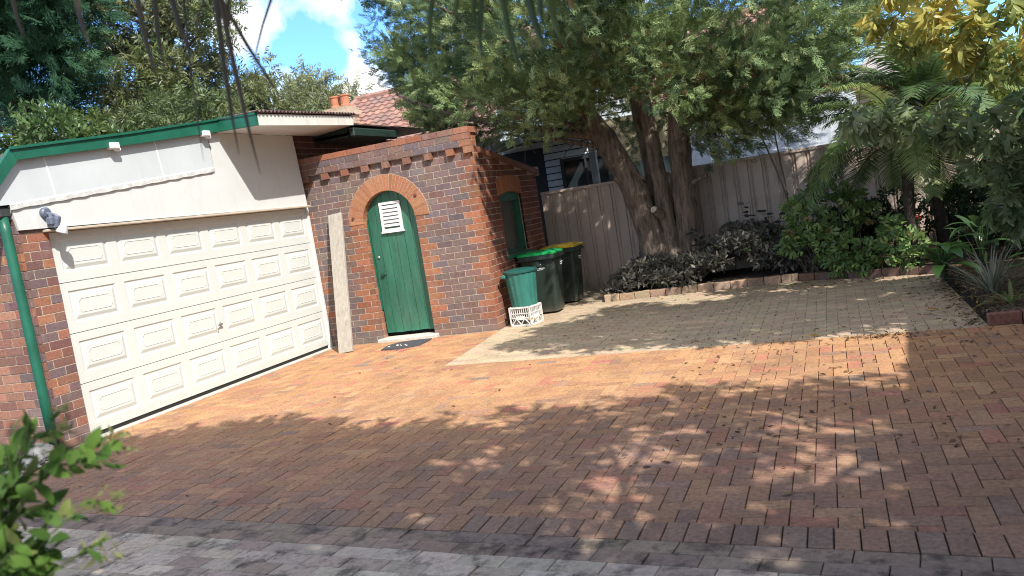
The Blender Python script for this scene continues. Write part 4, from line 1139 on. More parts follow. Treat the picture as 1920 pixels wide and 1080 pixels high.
# --- yellow-green tree hanging in from the right
ytr = thing('broadleaf_tree', 'tree with hanging green and yellow leaves drooping in from the right', 'tree', (9.25, 8.5, 0))
tb = MB(); limb((9.25, 8.5, 0), (9.1, 8.3, 2.6), .11, .08, 6, .05, tb, 10); tb.build('trunk', m_bark2, ytr, smooth=True)
bb = MB()
yc = []   # (x,y,z,r, palette index)
for (x, y, z, r, p) in ((7.80, 8.5, 3.0, .24, 2), (8.10, 8.4, 2.85, .28, 2), (8.45, 8.5, 2.70, .28, 2), (8.75, 8.5, 2.80, .28, 1), (8.0, 8.7, 2.66, .18, 1), (8.35, 8.5, 3.05, .22, 2), (9.0, 8.6, 2.45, .28, 2),
                        (8.6, 8.7, 2.42, .22, 1), (8.85, 8.4, 2.2, .22, 1), (8.4, 8.6, 2.50, .18, 2), (7.95, 8.4, 3.25, .25, 2),
                        (7.42, 8.5, 1.98, .17, 0), (7.62, 8.5, 1.98, .20, 0), (7.84, 8.5, 1.86, .22, 0), (8.1, 8.5, 1.80, .24, 0), 
                        (8.36, 8.5, 1.74, .24, 0), (8.62, 8.5, 1.64, .26, 0), (8.60, 8.45, 1.34, .22, 0), (8.82, 8.5, 1.42, .25, 0), (8.72, 8.45, 1.10, .20, 0), (8.66, 8.5, .86, .15, 0), (8.85, 8.5, 1.0, .22, 0), (8.80, 8.5, .74, .16, 0), (9.0, 8.5, 1.8, .3, 0), (9.05, 8.4, 1.2, .3, 0)):
    yc.append((x, y, z, r, r, r * .8, p))
for _ in range(125):                                     # upper crown, over the beige bay
    x, y, z = random.uniform(6.9, 10.7), random.uniform(4.6, 7.0), random.uniform(3.2, 5.1)
    if z < 2.75 + .09 * (y - 4.5) + .25: continue
    if y > 6.75 and x > 8.5 or z < (3.85 if x < 8.1 else 3.45): continue
    yc.append((x, y, z, random.uniform(.28, .42),) * 1 + ()) if False else yc.append((x, y, z, .36, .36, .26, random.choice((0, 1, 1))))
bough = []
for e in ((7.9, 8.5, 2.95), (8.2, 8.4, 3.05), (8.85, 8.5, 1.6), (7.6, 8.5, 3.4), (8.2, 6.2, 4.2), (7.2, 5.8, 3.9), (9.1, 5.2, 4.4), (8.5, 8.5, 2.2)):
    bough += limb((9.05, 8.1, random.uniform(3.3, 3.7)), e, .014, .005, 8, .10, bb, 6)
for c in yc:
    q = min(bough, key=lambda v: (v - Vector(c[:3])).length); limb(q, c[:3], .006, .003, 5, .15, bb, 4)
bb.build('branch', m_bark2, ytr, smooth=True)
pal = [[(.20, .27, .13), (.25, .31, .15), (.29, .34, .19)], [(.30, .34, .10), (.35, .37, .11), (.24, .30, .10)], [(.56, .50, .14), (.50, .48, .15), (.38, .41, .13), (.55, .43, .09)]]
HL = [cluster_tmpl(leaf_tmpl(.145, .046, .08, .35), 7, .75, .13, s, .35) for s in (21, 22)]
P, O2, I = clump_points([c[:6] for c in yc], 400, 20, 56, .2); n = len(P)
cols = np.array([random.choice(pal[yc[i][6]]) for i in I]) * (1 + RG.uniform(-.2, .2, (n, 1)))
D = O2 * .5 + RG.normal(size=(n, 3)) * .35 + np.array((0, 0, -.9)); half = RG.integers(0, 2, n)
for k in range(2):
    s = half == k; scatter('crown', HL[k], P[s], D[s], RG.uniform(.7, 1.2, s.sum()), cols[s], m_hang, ytr)

# --- feather palms behind the geraniums
def frond_mesh(seed, L_, droop, nleaf=56, lw=.019, ll=.36, col=(.07, .115, .04)):
    rr = random.Random(seed); V = []; Q = []; C = []
    pts = []
    for i in range(25):
        t = i / 24; a = R(62) - droop * t ** 1.3
        pts.append(None)
    p = Vector((0, 0, 0)); spine = [p.copy()]; a0 = R(62)
    for i in range(24):
        a = a0 - droop * ((i + 1) / 24) ** 1.15
        p = p + Vector((math.cos(a), 0, math.sin(a))) * L_ / 24; spine.append(p.copy())
    mb = MB(); mb.tube(spine, [.011 * (1 - .85 * i / 24) + .001 for i in range(25)], 5, c=(.12, .13, .05))
    for k in range(nleaf):
        t = .12 + .88 * k / nleaf; i = min(23, int(t * 24)); f = t * 24 - i
        b = spine[i].lerp(spine[i + 1], f); tg = (spine[i + 1] - spine[i]).normalized(); nr = Vector((-tg.z, 0, tg.x))
        l = ll * (math.sin(math.pi * (.12 + .82 * t)) ** .7) * rr.uniform(.85, 1.1)
        for sgn in (-1, 1):
            d = (Vector((0, sgn, 0)) * .8 + tg * .62 + nr * rr.uniform(-.02, .2)).normalized()
            w = tg * lw * .5; m = b + d * l * .55 + Vector((0, 0, -.03 * l)); e = b + d * l + Vector((0, 0, -.30 * l)) ; c = jit(col, .25, .1)
            mb.face([b - w, b + w, m + w, m - w], c); mb.face([m - w, m + w, e + w * .15, e - w * .15], c)
    return mb
def palm(label, base, cz, n, L_, seed, fr):
    t = thing('feather_palm', label, 'palm', base, 'palms behind the geraniums')
    tb = MB(); P = [(base[0] + .02 * math.sin(i * 1.3), base[1], base[2] + (cz - base[2]) * i / 8) for i in range(9)]
    tb.tube(P, [.085, .075, .07, .07, .07, .072, .08, .085, .05], 10, wob=.15); tb.build('trunk', M('palm_trunk', (.055, .042, .032), .95, noise=(18, .5), bump=(25, 1, .03)), t, smooth=True)
    rr = random.Random(seed); protos = []
    for k in range(n):
        ang, ele, dr = fr(k, rr)
        if k < 6:
            mb = frond_mesh(seed * 10 + k, L_, dr, col=rr.choice([(.13, .21, .075), (.11, .185, .08), (.19, .25, .08)])); o = mb.build('frond', m_leaf, None, recalc=False); protos.append(o)
        else: o = protos[k % 6].copy(); COL.objects.link(o)
        o.parent = t; o.location = (.0, 0, cz - base[2] + rr.uniform(-.06, .03)); o.rotation_euler = (rr.uniform(-.15, .15), -ele, ang)
        s = rr.uniform(.85, 1.1); o.scale = (s, s, s)
    return t
palm('slender palm with fronds held up, taller of the two behind the geraniums', (8.32, 10.95, .08), 2.05, 30, 1.35, 3, lambda k, rr: (k * 2.4 + rr.uniform(-.2, .2), R(rr.uniform(-38, 26)), R(rr.uniform(40, 85))))
palm('drooping palm with arching fronds, shorter of the two behind the geraniums', (7.95, 10.45, .08), 1.70, 38, 1.45, 5, lambda k, rr: (k * 2.4 + rr.uniform(-.2, .2), R(rr.uniform(-66, 2)), R(rr.uniform(70, 118))))

# --- geraniums
GL = []
def round_leaf(r=.04):
    V = [(0, .15 * r, 0)]
    for k in range(9):
        a = R(-250 + k * 320 / 8); q = r * (1 + .10 * math.cos(k * 3.1)); V.append((q * math.cos(a), q * math.sin(a) + r, .12 * r + .10 * r * math.sin(k * 2.1)))
    Q = [(0, 1, 2, 3), (0, 3, 4, 5), (0, 5, 6, 7), (0, 7, 8, 9)]
    return np.array(V, float), np.array(Q), np.ones(4)
RLF = round_leaf()
def shrub(name, label, cat, base, clumps_, tmpl, per, size, pal, w, mat, group=None, up=None, upw=0.0, rnd=.5, lo=20, hi=200, nst=10, stemcol=m_bark2, extra=None, droop=0.0):
    t = thing(name, label, cat, base, group); sb_ = MB()
    for k in range(nst):
        c = random.choice(clumps_); limb((base[0] + random.uniform(-.12, .12), base[1] + random.uniform(-.1, .1), base[2] - .05), c[:3], .010, .004, 5, .15, sb_, 5)
    sb_.build('stem', stemcol, t)
    P, O2, I = clump_points(clumps_, per, lo, hi, .45); n = len(P)
    cols = pick_cols(n, pal, w, .22)
    D = O2 * .7 + RG.normal(size=(n, 3)) * rnd + np.array((0, 0, -droop))
    scatter('foliage', tmpl, P, D, RG.uniform(.7, 1.25, n) * size, cols, mat, t, up=up, upw=upw)
    return t
gpal = [(.17, .28, .09), (.23, .34, .11), (.125, .22, .08), (.31, .39, .13), (.40, .24, .11)]; gw_ = [4, 4, 3, 1.6, .45]
for (lab, base, cl_) in (
    ('tall bushy geranium beside the dark groundcover, leftmost of the geraniums', (6.75, 10.95, .08), [(6.55, 10.9, .95, .16, .16, .13), (6.75, 10.9, 1.12, .17, .15, .14), (6.6, 10.85, .66, .2, .18, .15), (6.85, 10.85, .80, .2, .2, .16), (6.45, 10.8, .50, .16, .16, .13), (6.9, 10.8, .52, .2, .2, .16)]),
    ('upright geranium in front of the drooping palm fronds, middle of the geraniums', (7.2, 10.95, .08), [(7.1, 10.95, 1.16, .17, .15, .13), (7.28, 10.9, 1.02, .18, .16, .14), (7.25, 10.85, .75, .2, .2, .16), (7.05, 10.8, .55, .2, .2, .16), (7.45, 10.9, .80, .18, .16, .14)]),
    ('low spreading geranium hanging over the brown edging bricks', (7.25, 10.65, .08), [(6.95, 10.6, .30, .2, .16, .16), (7.2, 10.55, .36, .22, .16, .18), (7.45, 10.5, .32, .22, .16, .17), (7.1, 10.5, .18, .2, .12, .12), (7.65, 10.5, .36, .18, .16, .16), (7.35, 10.45, .16, .2, .1, .12)]),
    ('small geranium nearest the big glossy leaves, rightmost of the geraniums', (7.85, 10.4, .08), [(7.75, 10.35, .45, .17, .15, .15), (7.95, 10.3, .38, .17, .15, .15), (7.8, 10.3, .2, .16, .12, .12), (7.7, 10.5, .62, .14, .14, .12)])):
    shrub('geranium', lab, 'shrub', base, cl_, RLF, 1500, 1.25, gpal, gw_, m_leaf, 'geraniums along the edging', up=(-.25, -.55, .8), upw=.55, rnd=.8, lo=60, hi=115, nst=12)
fl_ = thing('red_flower', 'single red flower in the shade under the palm fronds', 'flower', (8.02, 10.25, .45))
q = MB(); q.tube([(8.02, 10.28, .1), (8.02, 10.27, .45), (8.01, 10.25, .70)], [.006, .005, .004], 5, c=(.06, .1, .03)); q.build('stalk', m_leaf, fl_)
scatter('petals', leaf_tmpl(.042, .02), np.tile(np.array((8.01, 10.25, .70)), (7, 1)), RG.normal(size=(7, 3)), np.ones(7), np.tile(np.array((.45, .02, .015)), (7, 1)), m_leaf, fl_)

# --- dark groundcover round the trunk (stuff) and its taller shoots
gcl = []
for _ in range(120):
    x = random.uniform(3.85, 6.75); y = random.uniform(10.92, 12.2)
    h = .22 + .16 * math.exp(-((x - 4.5) / .6) ** 2) + .42 * math.exp(-((x - 5.75) / .5) ** 2) * (.6 + .4 * (y > 11.0)) + .08 * (y - 10.9)
    h *= min(1, .35 + (x - 3.8) * 1.2); h *= min(1, .5 + (y - 10.85) * 2)
    gcl.append((x, y, .08 + h * random.uniform(.45, .95), .20, .17, .10))
P, O2, I = clump_points(gcl, 1500, 60, 90, .3); n = len(P); P[:, 2] = np.maximum(P[:, 2], .09)
gcv = scatter('ground_cover', cluster_tmpl(leaf_tmpl(.075, .030, .12, .15), 4, 1.0, .04, 31), P, O2 * .6 + RG.normal(size=(n, 3)) * .5 + np.array((0, -.1, .35)), RG.uniform(.7, 1.3, n),
              pick_cols(n, [(.145, .14, .115), (.185, .175, .15), (.105, .105, .088), (.26, .25, .21), (.14, .22, .07)], [4, 4, 3, 1.2, .18]), m_leaf)
tag(gcv, 'dense low dark grey-green groundcover under the big conifer', 'ground cover', kind='stuff')
for (x, y, h, lab) in ((5.10, 11.5, .85, 'dark leafy shoot standing above the groundcover just right of the trunks'), (5.88, 11.6, 1.12, 'tallest dark leafy shoot against the fence above the groundcover'),
                       (6.12, 11.5, .98, 'dark leafy shoot beside the tallest one against the fence'), (6.32, 11.4, .90, 'dark leafy shoot next to the leftmost geranium')):
    t = thing('dark_shoot', lab, 'plant', (x, y, .08), 'dark shoots along the fence'); s_ = MB(); limb((x, y, .08), (x + random.uniform(-.08, .08), y, h), .007, .004, 5, .08, s_, 5); s_.build('stem', m_bark2, t)
    zz = np.concatenate([np.linspace(h * .55, h, 9)] * 2); m = len(zz)
    scatter('foliage', leaf_tmpl(.11, .05, .12, .25), np.stack([np.full(m, x) + RG.normal(size=m) * .02, np.full(m, y) + RG.normal(size=m) * .02, zz], 1), np.stack([RG.normal(size=m), RG.normal(size=m) * .6, np.full(m, .15)], 1), RG.uniform(.8, 1.2, m), pick_cols(m, [(.035, .038, .036), (.05, .052, .05)]), m_gloss, t)
# thin sapling stems leaning across the fence
sp = thing('sapling', 'thin bare leaning saplings crossing in front of the fence right of the conifer', 'sapling', (6.65, 11.7, .08))
q = MB(); limb((6.62, 11.7, .08), (6.05, 11.75, 2.5), .016, .010, 8, .03, q, 6); q.build('stem', m_bark2, sp); q = MB(); limb((6.55, 11.75, .4), (6.35, 11.8, 2.5), .014, .010, 8, .02, q, 6); q.build('stem', m_bark2, sp)

# --- broad glossy leaves and strappy plants on the right
def blade(mb, p, d, L_, Wd, arch, col, n=9, fold=.12, tip=.02):
    d = Vector(d).normalized(); side = Vector((-d.y, d.x, 0)).normalized(); base = Vector(p); pts = []; pos_ = base.copy()
    el = math.asin(max(-1, min(1, d.z))); hd_ = Vector((d.x, d.y, 0)).normalized() if Vector((d.x, d.y, 0)).length > 1e-3 else Vector((1, 0, 0))
    side = Vector((-hd_.y, hd_.x, 0))
    for i in range(n + 1):
        t = i / n; a = el - arch * t ** 1.4; dirv = hd_ * math.cos(a) + Vector((0, 0, math.sin(a)))
        if i: pos_ = pos_ + dirv * L_ / n
        w = Wd * (math.sin(math.pi * min(1, .10 + t * .92)) ** .75 if Wd > .03 else (1 - t) ** .6 + tip) * .5
        up_ = Vector((-hd_.x * math.sin(a), -hd_.y * math.sin(a), math.cos(a)))
        pts.append((pos_ - side * w + up_ * fold * w, pos_.copy(), pos_ + side * w + up_ * fold * w))
    for i in range(n):
        a, b = pts[i], pts[i + 1]; mb.face([a[0], a[1], b[1], b[0]], col); mb.face([a[1], a[2], b[2], b[1]], col)
def leafy(name, label, cat, base, leaves, mat, stems=True, group=None):
    """every leaf group is one foliage mesh"""
    t = thing(name, label, cat, base, group); mb = MB(); sm = MB()
    for (st0, d, L_, Wd, arch, col) in leaves:
        p = Vector(base) + Vector(st0)
        if stems: sm.tube([Vector(base) + Vector((st0[0] * .2, st0[1] * .2, 0)), (Vector(base) + p) / 2 + Vector((0, 0, .02)), p], [.008, .007, .005], 5, c=(.05, .08, .03))
        blade(mb, p, d, L_, Wd, arch, jit(col, .2, .08))
    if stems: sm.build('stem', m_leaf, t)
    mb.build('foliage', mat, t, smooth=False, recalc=False); return t
gg = [(.11, .25, .06), (.15, .30, .07), (.09, .19, .05), (.20, .35, .09)]
def rosette(n, L0, L1, W0, W1, ele, arch, zs, cols, seed, rad=.10):
    rr = random.Random(seed); out = []
    for k in range(n):
        a = k * 2.4 + rr.uniform(-.3, .3); e = R(rr.uniform(*ele))
        out.append(((math.cos(a) * rad * rr.random(), math.sin(a) * rad * rr.random(), rr.uniform(*zs)), (math.cos(a) * math.cos(e), math.sin(a) * math.cos(e), math.sin(e)), rr.uniform(L0, L1), rr.uniform(W0, W1), rr.uniform(*arch), rr.choice(cols)))
    return out
leafy('broad_leaf_plant', 'glossy bright green broad-leaved plant leaning over the corner of the bay', 'plant', (8.08, 8.85, .08), rosette(22, .32, .50, .11, .16, (5, 55), (.7, 1.7), (.15, .42), gg, 4), m_gloss)
leafy('broad_leaf_plant', 'broad-leaved green plant at the right edge of the photo in the strappy bed', 'plant', (8.86, 7.75, .08), rosette(15, .28, .42, .08, .12, (5, 50), (.7, 1.6), (.1, .35), gg, 14), m_gloss)
leafy('broad_leaf_plant', 'upright shaded broad-leaved plant behind the glossy one', 'plant', (8.62, 9.9, .08), rosette(15, .28, .42, .10, .14, (20, 70), (.6, 1.4), (.2, .5), [(.05, .11, .04), (.07, .13, .045)], 24), m_gloss)
sg = [(.24, .25, .19), (.18, .20, .14), (.29, .29, .23), (.14, .16, .09)]
leafy('strappy_plant', 'grey-green strappy clump at the corner of the right bed', 'plant', (8.36, 7.75, .07), rosette(52, .42, .66, .016, .026, (38, 86), (.3, 1.1), (0, .03), sg, 6, .07), m_leaf, False, 'strappy plants')
leafy('strappy_plant', 'small yellow-green strappy tuft in front of the grey-green clump', 'plant', (8.40, 7.10, .07), rosette(13, .25, .42, .025, .04, (15, 70), (.5, 1.3), (0, .03), [(.17, .19, .05), (.12, .16, .05)], 8, .04), m_leaf, False, 'strappy plants')
leafy('strappy_plant', 'greyish strappy tuft half hidden under the low geranium', 'plant', (6.72, 10.92, .07), rosette(20, .30, .45, .014, .022, (40, 85), (.3, .9), (0, .03), sg, 9, .05), m_leaf, False, 'strappy plants')
shrub('dark_shrub', 'dark leafy shrub in deep shade behind the palm trunks', 'shrub', (8.75, 11.6, .08), blob_clumps(22, (8.8, 11.6, .65), (.85, .5, .55), (.2, .3)), BLF, 500, .55, [(.04, .075, .03), (.06, .10, .04)], None, m_leaf, lo=30, hi=60)
shrub('dark_shrub', 'low dark shrub along the fence behind the geraniums', 'shrub', (7.3, 11.8, .08), blob_clumps(20, (7.4, 11.7, .5), (.9, .4, .45), (.2, .28)), BLF, 500, .5, [(.035, .06, .03), (.05, .08, .035)], None, m_leaf, lo=30, hi=60)
shrub('dark_shrub', 'shaded shrub at the right edge behind the hanging leaves', 'shrub', (9.6, 10.2, .08), blob_clumps(30, (9.6, 10.2, .9), (.7, .8, .9), (.22, .32)), BLF, 500, .6, [(.04, .07, .03), (.06, .095, .035)], None, m_leaf, lo=30, hi=60)
shrub('lime_shrub', 'sunlit yellow-green bush beyond the fence behind the palm crown', 'shrub', (9.2, 13.8, 0), blob_clumps(40, (9.3, 13.8, 1.9), (1.5, .7, 1.0), (.3, .45)), BLF, 420, .8, [(.30, .36, .08), (.36, .40, .10), (.22, .28, .07)], None, m_leaf, lo=40, hi=90)

# --- soil bed at the left: rocks, grass tuft
m_rock = M('pale_rock', (.52, .49, .44), .9, noise=(14, .3), bump=(20, .8, .02), spec=.2, blotch=(9, .5, .65, (.22, .21, .18), .6))
def rock(x, y, s, lab):
    import bmesh
    b = bmesh.new(); bmesh.ops.create_icosphere(b, subdivisions=3, radius=1)
    for v in b.verts:
        k = 1 + .22 * math.sin(v.co.x * 3.1 + s * 40) * math.cos(v.co.y * 2.7 + s * 9) + .08 * math.sin(v.co.z * 7 + v.co.x * 6 + s * 70)
        v.co = Vector((v.co.x * s * k + x, v.co.y * s * .75 * k + y, v.co.z * s * .5 * k + s * .28))
    me = bpy.data.meshes.new('garden_rock'); b.to_mesh(me); b.free(); me.materials.append(m_rock)
    o = bpy.data.objects.new('garden_rock', me); COL.objects.link(o); tag(o, lab, 'rock', 'rocks along the left bed')
rock(-.02, 4.22, .17, 'pale rock against the foot of the brick pier by the downpipe')
rock(.12, 4.02, .10, 'middle-sized pale rock just in front of the largest one')
rock(.34, 3.62, .09, 'small pale rock at the paving edge in the left bed')
rock(.30, 3.05, .12, 'pale flat rock nearest the camera in the left bed')
rock(.02, 3.35, .08, 'small pale rock under the leaves at the left edge of the photo')
gv = MB()
for k in range(420):
    a = random.uniform(0, 6.28); x, y = -.55 + random.gauss(0, .28), 4.0 + random.gauss(0, .15)
    blade(gv, (x, y, -.01), (math.cos(a), math.sin(a), random.uniform(1.2, 4)), random.uniform(.14, .30), .009, random.uniform(.4, 1.4), jit(random.choice([(.13, .19, .06), (.17, .21, .09), (.10, .15, .05)]), .2), n=4)
tag(gv.build('grass', m_leaf, recalc=False), 'soft green grass growing at the foot of the left brick wall', 'grass', kind='stuff')
sv = MB()
for k in range(900):
    t = random.random(); x = -.9 + 1.55 * random.random(); y = random.uniform(2.7, 4.3)
    if x + .36 * y > .06 + .36 * 4.63: continue
    s = random.uniform(.006, .02); sv.bbox(x - s, x + s, y - s * .8, y + s * .8, -.004, s * .8, s * .35, jit(random.choice([(.5, .47, .42), (.3, .27, .23), (.4, .36, .3)]), .2))
tag(sv.build('gravel', M('gravel', rough=.9, attr=True, noise=(40, .2))), 'loose pale gravel in the left bed', 'gravel', kind='stuff')

# --- leafy plant close to the camera at lower left
fgp = thing('foreground_shrub', 'leafy green shrub close to the camera at the lower left, slightly out of focus', 'shrub', (5.45, -.38, 0))
sm = MB(); LV = []; 
FL = leaf_tmpl(.062, .034, .12, .28)
stems = [((5.50, -.36, .7), (5.70, -.33, 1.34), (5.955, -.285, 1.345)), ((5.50, -.36, .7), (5.66, -.33, 1.28), (5.86, -.30, 1.375)), ((5.48, -.36, .6), (5.68, -.33, 1.20), (5.925, -.30, 1.248)), ((5.48, -.38, .5), (5.66, -.36, 1.12), (5.90, -.31, 1.178)),
         ((5.46, -.36, .7), (5.60, -.36, 1.22), (5.80, -.33, 1.30)), ((5.46, -.36, .7), (5.62, -.37, 1.12), (5.80, -.35, 1.20)), ((5.46, -.40, .4), (5.62, -.38, 1.02), (5.83, -.35, 1.12)), ((5.46, -.36, .6), (5.58, -.34, 1.30), (5.78, -.33, 1.36))]
pos = []; dr_ = []
stems += [(Vector(a) + Vector((.0, random.uniform(-.03, .03), -.02)), Vector(b) + Vector((random.uniform(-.05, .01), random.uniform(-.04, .04), random.uniform(-.09, .02))), Vector(c) + Vector((random.uniform(-.12, -.02), random.uniform(-.05, .05), random.uniform(-.06, .01)))) for a, b, c in stems[::2]]
for a, b, c in stems:
    a, b, c = Vector(a), Vector(b), Vector(c); pts = [a.lerp(b, t).lerp(b.lerp(c, t), t) for t in [i / 14 for i in range(15)]]
    sm.tube([Vector((5.45, -.38, 0))] + pts, [.008] + [.005 - .00028 * i for i in range(15)], 5)
    for i in range(4, 15):
        tg = (pts[min(14, i + 1)] - pts[i - 1]).normalized()
        tw = [(pts[i], tg)]
        if i < 13 and random.random() < .5:               # side twig
            d = (tg * .7 + Vector((random.gauss(0, .3), random.gauss(0, .4), random.gauss(.1, .6)))).normalized(); L2 = random.uniform(.04, .085)
            sm.tube([pts[i], pts[i] + d * L2], [.0025, .001], 4); tw += [(pts[i] + d * L2 * u, d) for u in (.35, .6, .8, 1.0)]
        for q0, d0 in tw:
            for sgn in (-1, 1):
                if random.random() < .15: continue
                pos.append(q0 + Vector((random.gauss(0, .004), random.gauss(0, .004), random.gauss(0, .004)))); dr_.append(d0 * .75 + Vector((random.gauss(0, .4), random.gauss(0, .4), .5 * sgn + random.gauss(-.1, .25))))
sm.build('stem', M('green_stem', (.07, .10, .035), .6), fgp)
n = len(pos)
scatter('foliage', FL, np.array(pos), np.array(dr_), RG.uniform(.36, .74, n), pick_cols(n, [(.075, .15, .028), (.10, .185, .035), (.055, .12, .025), (.17, .21, .06)], [4, 3, 3, .8]), m_near, fgp, up=(.2, -.5, 1), upw=.35)
tf = MB()
# pale seed heads at stem tips
P = []; 
for a, b, c in stems[:4]:
    for _ in range(26): P.append(Vector(c) + Vector((random.gauss(.012, .016), random.gauss(0, .010), random.gauss(0, .010))))
scatter('flower_head', small_leaf(.022, .006), np.array(P), RG.normal(size=(len(P), 3)) + np.array((.8, 0, 0)), RG.uniform(.7, 1.3, len(P)), pick_cols(len(P), [(.19, .21, .08), (.14, .17, .05)]), m_leaf, fgp)

# --- palm whose frond tips hang into the top of the picture
plm = thing('fan_palm', 'overhanging palm with long narrow leaf tips hanging into the top of the photo', 'palm', (8.6, -2.4, 0))
tb = MB(); tb.tube([(8.6, -2.4, 0), (8.58, -2.38, 1.2), (8.5, -2.3, 2.4), (8.4, -2.2, 3.1)], [.13, .11, .10, .09], 12, wob=.12); tb.build('trunk', M('palm_trunk'), plm, smooth=True)
def hanging(rachis, tips, colfn, name='frond'):
    mb = MB(); mb.tube(rachis, [.014 * (1 - .7 * i / (len(rachis) - 1)) for i in range(len(rachis))], 6, c=(.14, .12, .05))
    for (a, m, e, w) in tips:
        a, m, e = Vector(a), Vector(m), Vector(e); c = colfn()
        pts = [a, a.lerp(m, .5) + Vector((0, 0, .03)), m, m.lerp(e, .4) + Vector((-.004, 0, 0)), m.lerp(e, .75) + Vector((-.003, 0, 0)), e]
        ws = [w * .7, w, w, w * .85, w * .55, w * .08]
        sd = Vector((.9, .36, 0)).normalized(); bk_ = Vector((.15, -.4, 0))
        for k in range(5):
            p, q, u, v = pts[k], pts[k + 1], ws[k] * .5, ws[k + 1] * .5
            mb.face([p - sd * u, p + bk_ * u, q + bk_ * v, q - sd * v], c); mb.face([p + bk_ * u, p + sd * u, q + sd * v, q + bk_ * v], c)
    return mb.build(name, m_leaf, plm, recalc=False)
bez = lambda a, b, c, n=16: [Vector(a).lerp(Vector(b), i / n).lerp(Vector(b).lerp(Vector(c), i / n), i / n) for i in range(n + 1)]
brown_ = lambda: jit(random.choice([(.055, .04, .025), (.075, .055, .03), (.045, .045, .02)]), .2)
greenb = lambda: jit(random.choice([(.05, .085, .022), (.07, .10, .025), (.16, .12, .03), (.04, .07, .03)]), .2)
TA = [((5.940, -0.020, 2.330), (5.920, 0.000, 2.070), (5.940, -0.010, 1.920), 0.0115),
      ((5.970, -0.010, 2.330), (5.950, 0.010, 2.070), (5.950, -0.000, 1.940), 0.0105),
      ((6.000, 0.000, 2.320), (5.980, 0.020, 2.060), (6.000, 0.020, 1.950), 0.0105),
      ((6.070, 0.030, 2.310), (6.050, 0.050, 2.050), (6.060, 0.020, 1.770), 0.0105),
      ((6.080, 0.030, 2.310), (6.060, 0.050, 2.050), (6.090, 0.030, 1.730), 0.0105),
      ((6.080, 0.030, 2.310), (6.060, 0.050, 2.050), (6.150, 0.070, 1.830), 0.0086),
      ((6.130, 0.110, 2.310), (6.110, 0.130, 2.050), (6.070, 0.100, 1.940), 0.0059),
      ((6.090, 0.040, 2.310), (6.070, 0.060, 2.050), (6.070, 0.050, 1.990), 0.0067),
      ((5.800, -0.020, 2.360), (5.780, 0.000, 2.100), (5.790, -0.000, 2.020), 0.0109),
      ((5.690, -0.060, 2.380), (5.670, -0.040, 2.120), (5.680, -0.040, 2.050), 0.0089),
      ((5.950, 0.090, 2.350), (5.930, 0.110, 2.090), (5.930, 0.080, 1.780), 0.0051),
      ((6.050, 0.020, 2.310), (6.030, 0.040, 2.050), (6.010, 0.030, 2.000), 0.0057)]
TB = [((6.450, 0.120, 2.240), (6.430, 0.140, 1.980), (6.420, 0.120, 1.890), 0.0111),
      ((6.510, 0.200, 2.240), (6.490, 0.220, 1.980), (6.480, 0.200, 1.870), 0.0105),
      ((6.500, 0.190, 2.240), (6.480, 0.210, 1.980), (6.480, 0.200, 1.920), 0.0096),
      ((6.580, 0.110, 2.210), (6.560, 0.130, 1.950), (6.580, 0.120, 1.810), 0.0116),
      ((6.620, 0.130, 2.200), (6.600, 0.150, 1.940), (6.620, 0.140, 1.850), 0.0134),
      ((6.650, 0.160, 2.200), (6.630, 0.180, 1.940), (6.640, 0.170, 1.860), 0.0127),
      ((6.640, 0.130, 2.200), (6.620, 0.150, 1.940), (6.620, 0.150, 1.890), 0.0107),
      ((6.680, 0.170, 2.190), (6.660, 0.190, 1.930), (6.670, 0.190, 1.910), 0.0109),
      ((6.470, 0.180, 2.240), (6.450, 0.200, 1.980), (6.450, 0.200, 1.950), 0.0086)]
for T_, cf in ((TA, brown_), (TB, greenb)):
    bs = sorted([Vector(q[0]) for q in T_], key=lambda v: -v.x)
    hanging(bez((8.4, -2.2, 3.1), (7.6, -.9, 2.95), (bs[0].x + .12, bs[0].y - .06, bs[0].z + .03), 8) + bs, T_, cf)
for k in range(8):                                       # the rest of the crown, above and behind the camera
    a = 3.35 + k * .36; c = Vector((8.4 + 1.5 * math.cos(a), -2.2 + 1.5 * math.sin(a), 2.6)); mid = Vector((8.4 + .8 * math.cos(a), -2.2 + .8 * math.sin(a), 3.5))
    if (c - Vector((7.03, -1.23, 1.6))).length < 1.15: continue
    r_ = bez((8.4, -2.2, 3.1), mid, c, 14)
    hanging(r_, [(p, p + Vector((random.uniform(-.06, .06), random.uniform(-.06, .06), -.2)), p + Vector((random.uniform(-.12, .12), random.uniform(-.12, .12), -.48)), .014) for p in r_[3:] for _ in range(3)], greenb)


